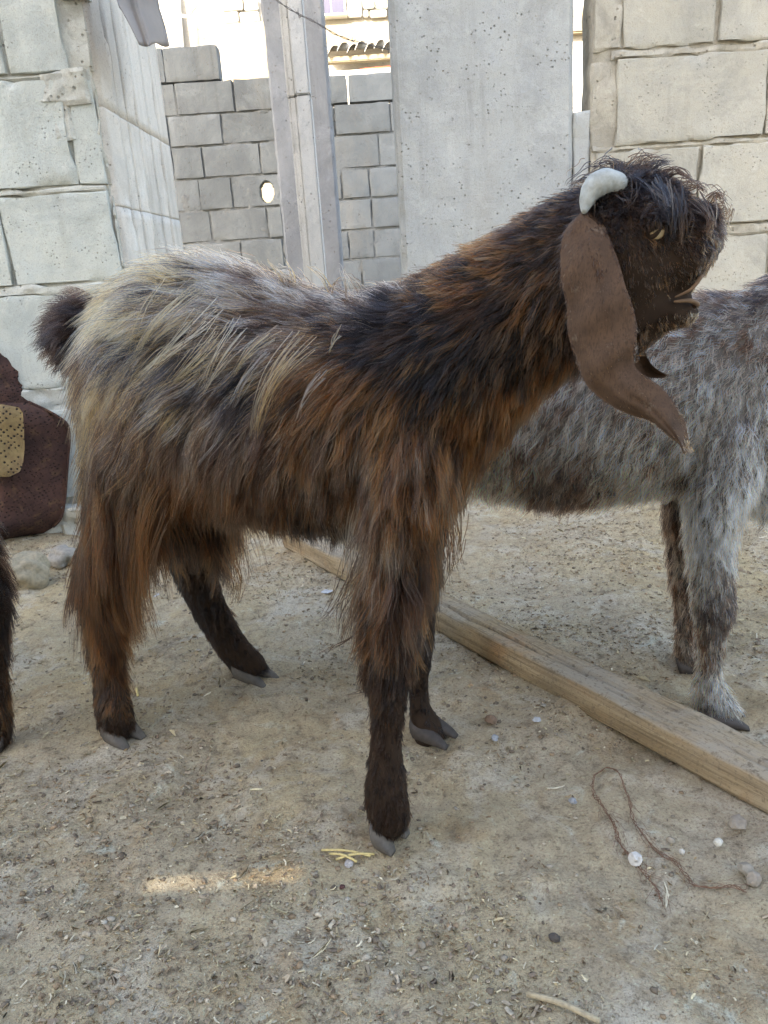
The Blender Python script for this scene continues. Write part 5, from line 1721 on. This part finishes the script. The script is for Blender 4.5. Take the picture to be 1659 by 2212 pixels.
for i in range(n):
    u = ub + (ue - ub) * i / (n - 1)
    wd = w1 + (w2 - w1) * (u - u1) / (u2 - u1)
    wd = max(wd, 0.03)
    for (ac, hh) in prof:
        x = ac * wd
        z = hh * TH
        q = np.array([[u, x, z]])
        e = 0.0022 * float(fbm(q * np.array([1, 4, 4]), 9, 3, 4)[0])
        z2 = z + (e + 0.0022 * float(vnoise(q * np.array([0.25, 1, 1]), 60, 9)[0]) if hh == 1.0 else 0)
        if hh == 1.0:      # the long drying cracks
            c1 = 0.36 + 0.05 * math.sin(u * 5) + 0.012 * math.sin(u * 31)
            c2 = 0.55 + 0.02 * math.sin(u * 9)
            z2 -= 0.010 * math.exp(-((ac - c1) / 0.020) ** 2) * (0.5 + 0.5 * math.sin(u * 3.1 + 1)) + 0.006 * math.exp(-((ac - c2) / 0.02) ** 2) * max(0, math.sin(u * 2.3))
            z2 -= 0.004 * max(0, 0.06 - ac) / 0.06
        x2 = x + (0.0045 * float(vnoise(q * np.array([1, 0, .3]), 11, 5)[0]) if ac in (0.0, 1.0) else 0)
        V.append((u, x2, z2))
    if i:
        for k in range(m):
            a, b = (i - 1) * m + k, (i - 1) * m + (k + 1) % m
            Fc.append((a, b, b + m, a + m))
Fc.append(tuple(range(m - 1, -1, -1)))
Fc.append(tuple(range((n - 1) * m, n * m)))
plank = mesh_obj('timber_plank', V, Fc, M['wood'])
plank.matrix_world = Matrix(((ax_[0], lat[0], 0, P1[0]), (ax_[1], lat[1], 0, P1[1]), (0, 0, 1, 0.001), (0, 0, 0, 1)))
bm = bmesh.new()
bm.from_mesh(plank.data)
bmesh.ops.recalc_face_normals(bm, faces=bm.faces)
bm.to_mesh(plank.data)
bm.free()
plank.data.shade_smooth()
for p_ in plank.data.polygons:
    pass
tag(plank, 'long weathered timber plank with drying cracks lying across the dirt', 'plank')

# ------------------------------------------------------------------ rusty drum by the wall
base = G(70, 1163)
YD = base[1]
dr = empty('rusty_drum', 'rusty dented perforated sheet drum leaning at the foot of the pale wall', 'drum', base)


def sheet(name, rows, Yf, mat, par, thick=0.003, cols=22, jag=0.0, seed=0):
    """rows: (y, xl, xr); Yf(t, v) gives the depth"""
    n = 44
    kk = np.linspace(0, len(rows) - 1, n)
    ra = np.array(rows, float)
    A = np.column_stack([np.interp(kk, range(len(rows)), ra[:, 1]), np.interp(kk, range(len(rows)), ra[:, 0]), kk * 0])
    B = np.column_stack([np.interp(kk, range(len(rows)), ra[:, 2]), A[:, 1], kk * 0])
    V, Fc = [], []
    for lay in (0, 1):
        for i in range(n):
            for j in range(cols):
                t = j / (cols - 1)
                x, y = A[i][0] * (1 - t) + B[i][0] * t, A[i][1]
                if j == cols - 1:
                    x += jag * float(vnoise(np.array([[y * 0.16 + seed, 0, 0]]), 1, 3)[0])
                p = onY(x, y, Yf(t, i / (n - 1)) + lay * thick)
                q = np.array([[p[0] + seed, p[2], 0]])
                p[1] += 0.005 * float(vnoise(q, 9, 2)[0]) + 0.004 * float(vnoise(q, 28, 3)[0])
                p[2] = max(p[2], 0.001)
                V.append(p)
    k = n * cols
    for i in range(n - 1):
        for j in range(cols - 1):
            a = i * cols + j
            Fc.append((a, a + 1, a + cols + 1, a + cols))
            Fc.append((k + a, k + a + cols, k + a + cols + 1, k + a + 1))
        for j in (0, cols - 1):
            a = i * cols + j
            Fc.append((a, a + cols, k + a + cols, k + a))
    for i in (0, n - 1):
        for j in range(cols - 1):
            a = i * cols + j
            Fc.append((a, a + 1, k + a + 1, k + a))
    return adopt(mesh_obj(name, V, Fc, mat), par)


sheet('drum_shell', [(868, -160, 62), (885, -160, 98), (898, -160, 122), (915, -160, 144), (940, -160, 150), (990, -160, 147), (1042, -160, 143), (1080, -160, 140), (1118, -160, 132), (1138, -160, 115), (1156, -160, 84), (1166, -160, 50)],
      lambda t, v: YD - 0.03 + (0.16 * abs(t - 0.72 + 0.25 * v) if t > 0.72 - 0.25 * v else 0.05 * abs(t - 0.72 + 0.25 * v)) - 0.03 * v + 0.010 * math.sin(v * 9 + t * 5), M['rust'], dr, jag=5)
rimp = [onY(x, y, YD + 0.012) for x, y in ((62, 868), (98, 885), (122, 898), (144, 915), (150, 940), (147, 990), (143, 1042), (140, 1080), (132, 1118), (115, 1138))]
adopt(tube('rim', resample(rimp, 40), 0.0032, M['rust'], None, 7), dr)
sheet('bent_flap', [(735, -160, -14), (757, -160, 0), (773, -160, 17), (803, -160, 38), (830, -160, 45), (845, -160, 57), (872, -160, 62), (930, -160, 62), (1000, -160, 60)],
      lambda t, v: YD + 0.03 + 0.05 * (abs(t - 0.6) / 0.6) ** 2, M['rust'], dr, jag=5, seed=5)
sheet('yellow_panel', [(872, -70, 8), (880, -70, 42), (892, -70, 51), (920, -70, 52), (960, -70, 52), (1000, -70, 50), (1018, -70, 44), (1030, -70, 20)],
      lambda t, v: YD - 0.055 + 0.012 * t - 0.012 * v, M['yellow_sheet'], dr, seed=9)

# ------------------------------------------------------------------ stones and scraps one can pick out
STONE_C = {}


def rock(name, px, py, wpx, hpx, colr, label, cat, seed, group=None, flat=0.6, sub=2, rough=0.42):
    c = G(px, py)
    dpt = np.linalg.norm(c - CAM)
    rx, rz = wpx * dpt / F_PX / 2.9, hpx * dpt / F_PX / 2.9
    bm = bmesh.new()
    bmesh.ops.create_icosphere(bm, subdivisions=sub, radius=1)
    P = np.array([v.co[:] for v in bm.verts])
    k = 1 + rough * fbm(P + seed * 7.7, 1.1, 2, seed) + 0.8 * rough * vnoise(P + seed, 2.6, seed + 3)
    k = np.where(k > 1.06, 1.06 + (k - 1.06) * 0.3, k)
    for v, s in zip(bm.verts, k):
        v.co = Vector((v.co.x * s * rx, v.co.y * s * rx * 0.9, v.co.z * s * rz * flat + rz * flat * 0.55))
    me = bpy.data.meshes.new(name)
    bm.to_mesh(me)
    bm.free()
    if wpx > 90:
        me.shade_smooth()
    at = me.attributes.new('tint', 'FLOAT_COLOR', 'POINT')
    at.data.foreach_set('color', np.tile(np.array([*colr, 1.0], np.float32), len(me.vertices)))
    me.materials.append(M['stone'])
    o = bpy.data.objects.new(name, me)
    COL.objects.link(o)
    o.location = tuple(c)
    o.rotation_euler = (0, 0, seed * 1.3)
    return tag(o, label, cat, group)


CLOD = (0.13, 0.10, 0.075)
rock('boulder', 60, 1262, 132, 130, (0.33, 0.28, 0.19), 'lumpy tan stone below the rusty drum', 'stone', 3, None, 0.95, 4, 0.28)
rock('boulder', 142, 1215, 96, 80, (0.28, 0.255, 0.215), 'low grey stone between the lumpy tan stone and the hind leg', 'stone', 9, None, 0.8, 4, 0.35)
rock('stone', 1372, 1862, 36, 46, (0.56, 0.53, 0.48), 'white cracked stone lying against the brown twine', 'stone', 2, None, 0.8, 2)
rock('pebble', 1552, 1824, 24, 30, (0.58, 0.54, 0.45), 'round white pebble below the near end of the timber', 'pebble', 5, None, 0.8, 2)
rock('pebble', 1473, 1843, 18, 22, (0.48, 0.44, 0.37), 'small squarish cream pebble right of the twine', 'pebble', 6, None, 0.8, 2)
rock('pebble', 1237, 1733, 24, 26, (0.28, 0.28, 0.28), 'blue grey pebble left of the twine loop', 'pebble', 7, None, 0.6, 3)
rock('stone', 1592, 1782, 56, 46, (0.28, 0.235, 0.18), 'flat grey stone close under the timber edge', 'stone', 8, None, 0.75, 2)
rock('stone', 1628, 1905, 40, 44, (0.28, 0.235, 0.18), 'grey stone at the right edge, lower of two', 'stone', 10, None, 0.8, 2)
rock('stone', 1612, 1882, 44, 26, (0.29, 0.25, 0.19), 'grey stone at the right edge, upper of two', 'stone', 11, None, 1.0, 2)
rock('clod', 1060, 1560, 34, 38, (0.20, 0.13, 0.085), 'reddish brown clod on the dirt beside the timber', 'clod', 12, None, 0.8, 2)
rock('pebble', 1070, 1596, 26, 24, (0.30, 0.31, 0.32), 'dull grey pebble just below the reddish clod', 'pebble', 13, None, 0.6, 3)
rock('clod', 1198, 2028, 30, 26, (0.07, 0.058, 0.048), 'dark dung clod with a straw bit in the open dirt', 'clod', 14, None, 0.6, 3)
rock('clod', 532, 2122, 34, 26, (0.085, 0.075, 0.065), 'dark clod at the bottom of the dirt', 'clod', 15, None, 0.6, 3)
rock('clod', 566, 1648, 14, 14, (0.075, 0.068, 0.06), 'small round dark dung pellet on bare dirt', 'clod', 16, None, 0.8, 2)
rock('clod', 740, 1918, 16, 18, (0.075, 0.03, 0.028), 'dark maroon clod below the yellow straws', 'clod', 17, None, 0.7, 2)
rock('pebble', 755, 1868, 28, 24, (0.36, 0.33, 0.30), 'mottled pebble tucked under the yellow straws', 'pebble', 18, None, 0.7, 3)
for i, (x, y) in enumerate(((110, 1925), (140, 1940), (160, 1918), (125, 1950), (152, 1934))):
    rock('clod', x, y, 34, 20, (0.12, 0.092, 0.07), ('dark crumbly dung clod at the left end of the heap', 'dark dung clod low on the near edge of the heap', 'dark dung clod at the far right of the heap', 'dark dung clod nearest the viewer in the heap', 'dark dung clod on the right of the heap, nearer than its neighbour')[i], 'clod', 20 + i, 'dung clods heaped at the left', 0.6, 2, 0.4)
for i, (x, y, wd_, ht) in enumerate(((302, 1985, 46, 34), (380, 1988, 34, 26), (462, 1982, 50, 18))):
    rock('flake', x, y, wd_, ht, (0.46, 0.46, 0.445), ('chalky white plaster flake, largest of the row', 'chalky plaster flake in the middle of the row', 'chalky plaster flake, thinnest of the row')[i], 'flake', 30 + i, None, 0.22, 3, 0.5)
for i, (x, y, wd_, lb) in enumerate(((332, 1287, 34, 'pale crumpled scrap under the hind leg locks'), (706, 1278, 34, 'pale scrap of plastic in front of the plank end'), (108, 1640, 22, 'tiny white scrap near the dark hind leg'),
                                     (1146, 1230, 34, 'white scrap on the dirt beyond the timber'), (1160, 1555, 26, 'grey white scrap close to the front edge of the timber'))):
    rock('scrap', x, y, wd_, 14, (0.46, 0.455, 0.44), lb, 'scrap', 40 + i, None, 0.35, 3, 0.6)


def straw(px, py, lpx, ang, colr, wpx=4):
    c = G(px, py)
    k = np.linalg.norm(c - CAM) / F_PX
    d = np.array([math.cos(ang), math.sin(ang), 0]) * lpx * k / 2
    pts = [c - d + (0, 0, .004), c + (0, 0, .006 + .002 * random.random()), c + d + (0, 0, .004)]
    o = tube('straw', resample(pts, 6), wpx * k / 2, M['litter'], None, 5)
    at = o.data.attributes.new('tint', 'FLOAT_COLOR', 'POINT')
    at.data.foreach_set('color', np.tile(np.array([*colr, 1.0], np.float32), len(o.data.vertices)))
    return o


SC = (0.62, 0.48, 0.20)
for x, y, l_, a_, lb in ((748, 1850, 100, -0.25, 'longest yellow straw of the small cluster by the hoof'), (768, 1858, 76, 0.10, 'middle yellow straw of the small cluster by the hoof'), (742, 1860, 60, -0.45, 'lowest yellow straw of the small cluster by the hoof'),
                        (1215, 2185, 130, -0.5, 'long flattened cane at the bottom edge of the dirt'), (297, 1500, 36, -1.2, 'short pale straw beside the near hind foot')):
    tag(straw(x, y, l_, a_, SC if l_ < 120 else (0.40, 0.32, 0.20), 5 if l_ < 120 else 12), lb, 'straw')

# ------------------------------------------------------------------ twine
tw1 = [(905, 310), (900, 260), (920, 222), (960, 208), (1010, 240), (1045, 310), (1065, 370), (1085, 450), (1130, 510), (1200, 570), (1260, 595), (1310, 650), (1340, 700), (1420, 715), (1500, 715), (1560, 740)]
tw2 = [(905, 310), (940, 365), (975, 420), (1000, 480), (1020, 530), (1055, 570), (1090, 600), (1130, 640), (1180, 700), (1200, 740)]
tg = empty('twine', 'loose loop of frayed brown twine on the dirt below the timber', 'twine', G(829.5 + 500, 1558.7 + 250))
for tw in (tw1, tw2):
    base_ = resample([G(829.5 + x * .5, 1558.7 + y * .5) for x, y in tw], 90)
    for s_ in range(3):
        q = base_.copy()
        an = np.linspace(0, 60, 90) + s_ * 1.6
        spread = 0.0005 + 0.0016 * np.abs(vnoise(np.column_stack([np.linspace(0, 9, 90), np.full(90, s_ * 3.0), np.zeros(90)]), 1, s_))
        q[:, 0] += spread * np.cos(an)
        q[:, 1] += spread * np.sin(an)
        q[:, 2] = ground_h(q[:, :2]) + 0.0035 + 0.0012 * np.sin(an * 1.3)
        adopt(tube('strand', q, 0.00040, M['twine'], None, 4), tg)
fz = []
for tw, n_ in ((tw1, 45), (tw2, 80)):
    base_ = resample([G(829.5 + x * .5, 1558.7 + y * .5) for x, y in tw], 120)
    for _ in range(n_):
        k = random.randint(45 if tw is tw1 else 20, 119)
        p = base_[k] + RNG.normal(0, 0.0035, 3)
        dd = base_[min(k + 3, 119)] - base_[max(k - 3, 0)]
        dd = dd / (np.linalg.norm(dd) + 1e-9) + RNG.normal(0, 0.5, 3)
        ln = RNG.uniform(0.004, 0.015)
        q = np.array([p, p + dd * ln * .5, p + dd * ln])
        q[:, 2] = ground_h(q[:, :2]) + 0.003 + RNG.random() * 0.004
        fz.append(tube(None, q, 0.00022, None, None, 3, False))
V, Fc = [], []
for v, f in fz:
    k = len(V)
    V += v
    Fc += [tuple(k + i for i in t_) for t_ in f]
o = mesh_obj('frayed_fibre', V, Fc, M['twine'])
o['kind'] = 'stuff'
adopt(o, tg)

# ------------------------------------------------------------------ litter on the ground (nobody could count it)


def spread(n, r0, r1, power=1.0):
    r = r0 + (r1 - r0) * RNG.random(n) ** power
    th = RNG.uniform(-0.95, 0.95, n)
    return np.column_stack([r * np.sin(th), r * np.cos(th)])


def litter(name, n, lo, hi, wid, cols, clus, r0=0.40, r1=2.3, power=0.95, curve=0.4):
    P = spread(n, r0, r1, power)
    Q = np.column_stack([P, np.zeros(n)])
    keep = (vnoise(Q, 6, 61) + 0.6 * vnoise(Q, 17, 62) + RNG.normal(0, 0.35, n)) > clus
    P = P[keep]
    n = len(P)
    L = lo * (hi / lo) ** (RNG.random(n) ** 1.8)
    W = wid * (0.6 + 0.8 * RNG.random(n))
    an = RNG.uniform(0, 6.28, n)
    tl = RNG.normal(0, 0.22, n)
    d = np.column_stack([np.cos(an) * np.cos(tl), np.sin(an) * np.cos(tl), np.sin(tl)])
    s = np.column_stack([-np.sin(an), np.cos(an), RNG.normal(0, 0.4, n)])
    c = np.column_stack([P, ground_h(P) + 0.0012 + np.abs(np.sin(tl)) * L * 0.4])
    bend = RNG.normal(0, curve, n)[:, None] * L[:, None] * 0.3
    V = np.zeros((n, 8, 3))
    up = np.array([0, 0, 1.0])
    for k, t in enumerate((-0.5, 0, 0.5)):
        m_ = c + d * (L * t)[:, None] + s * (bend * (1 - 4 * t * t)) + up * 0.0006
        if k < 2:
            V[:, 2 * k] = m_ - s * (W / 2)[:, None]
            V[:, 2 * k + 1] = m_ + s * (W / 2)[:, None]
        else:
            V[:, 4] = m_ - s * (W / 2.6)[:, None]
            V[:, 5] = m_ + s * (W / 2.6)[:, None]
    V[:, 6] = c - up * 0.0008 - d * (L * 0.4)[:, None]
    V[:, 7] = c - up * 0.0008 + d * (L * 0.4)[:, None]
    off = np.arange(n)[:, None] * 8
    fq = np.array([[0, 1, 3, 2], [2, 3, 5, 4], [0, 2, 4, 6], [1, 6, 7, 5]])
    Q4 = (off[:, :, None] + fq[None]).reshape(-1, 4)
    o = np_mesh(name, V.reshape(-1, 3), Q4, M['litter'], None, False)
    ci = RNG.integers(0, len(cols), n)
    cc = np.array(cols)[ci] * RNG.uniform(0.6, 1.25, n)[:, None]
    at = o.data.attributes.new('tint', 'FLOAT_COLOR', 'POINT')
    at.data.foreach_set('color', np.repeat(np.column_stack([cc, np.ones(n)]), 8, 0).astype(np.float32).ravel())
    o['kind'] = 'stuff'
    return o


litter('straw_chaff', 52000, 0.0018, 0.0075, 0.0010, [(0.50, 0.41, 0.25), (0.40, 0.31, 0.17), (0.30, 0.21, 0.11), (0.58, 0.50, 0.35), (0.24, 0.16, 0.09)], -0.15)
litter('straw_bits', 1300, 0.006, 0.022, 0.0012, [(0.58, 0.49, 0.30), (0.62, 0.55, 0.40), (0.45, 0.36, 0.21)], -0.3)
litter('dry_leaf_crumbs', 12000, 0.002, 0.010, 0.0030, [(0.29, 0.215, 0.14), (0.21, 0.155, 0.105), (0.37, 0.29, 0.195), (0.45, 0.37, 0.26)], 0.05)


def crumbs(name, n, lo, hi, cols, clus, power=1.05):
    P = spread(n, 0.40, 2.6, power)
    Q = np.column_stack([P, np.zeros(n)])
    keep = (vnoise(Q, 5, 71) + 0.7 * vnoise(Q, 15, 72) + RNG.normal(0, 0.35, n)) > clus
    P = P[keep]
    n = len(P)
    r = lo * (hi / lo) ** (RNG.random(n) ** 3.0)
    bm = bmesh.new()
    bmesh.ops.create_icosphere(bm, subdivisions=1, radius=1)
    B = np.array([v.co[:] for v in bm.verts])
    Ft = np.array([[v.index for v in f.verts] for f in bm.faces])
    bm.free()
    V = B[None] * (1 + RNG.uniform(-0.35, 0.35, (n, len(B))))[:, :, None]
    V = V * np.column_stack([r, r * RNG.uniform(0.6, 1.1, n), r * RNG.uniform(0.25, 0.6, n)])[:, None, :]
    an = RNG.uniform(0, 6.28, n)
    x = V[:, :, 0] * np.cos(an)[:, None] - V[:, :, 1] * np.sin(an)[:, None]
    y = V[:, :, 0] * np.sin(an)[:, None] + V[:, :, 1] * np.cos(an)[:, None]
    V = np.stack([x + P[:, :1], y + P[:, 1:], V[:, :, 2] + (ground_h(P) + r * 0.25)[:, None]], 2)
    T = (np.arange(n)[:, None, None] * len(B) + Ft[None]).reshape(-1, 3)
    o = np_mesh(name, V.reshape(-1, 3), T, M['stone'], None, False)
    cc = np.array(cols)[RNG.integers(0, len(cols), n)] * RNG.uniform(0.7, 1.2, n)[:, None]
    at = o.data.attributes.new('tint', 'FLOAT_COLOR', 'POINT')
    at.data.foreach_set('color', np.repeat(np.column_stack([cc, np.ones(n)]), len(B), 0).astype(np.float32).ravel())
    o['kind'] = 'stuff'
    return o


crumbs('dirt_crumbs', 34000, 0.0007, 0.0042, [(0.32, 0.26, 0.18), (0.25, 0.195, 0.135), (0.37, 0.31, 0.225), (0.17, 0.13, 0.09), (0.30, 0.21, 0.125)], -0.2)
crumbs('gravel', 800, 0.0012, 0.0055, [(0.42, 0.37, 0.29), (0.33, 0.28, 0.21), (0.50, 0.45, 0.36)], -0.1)
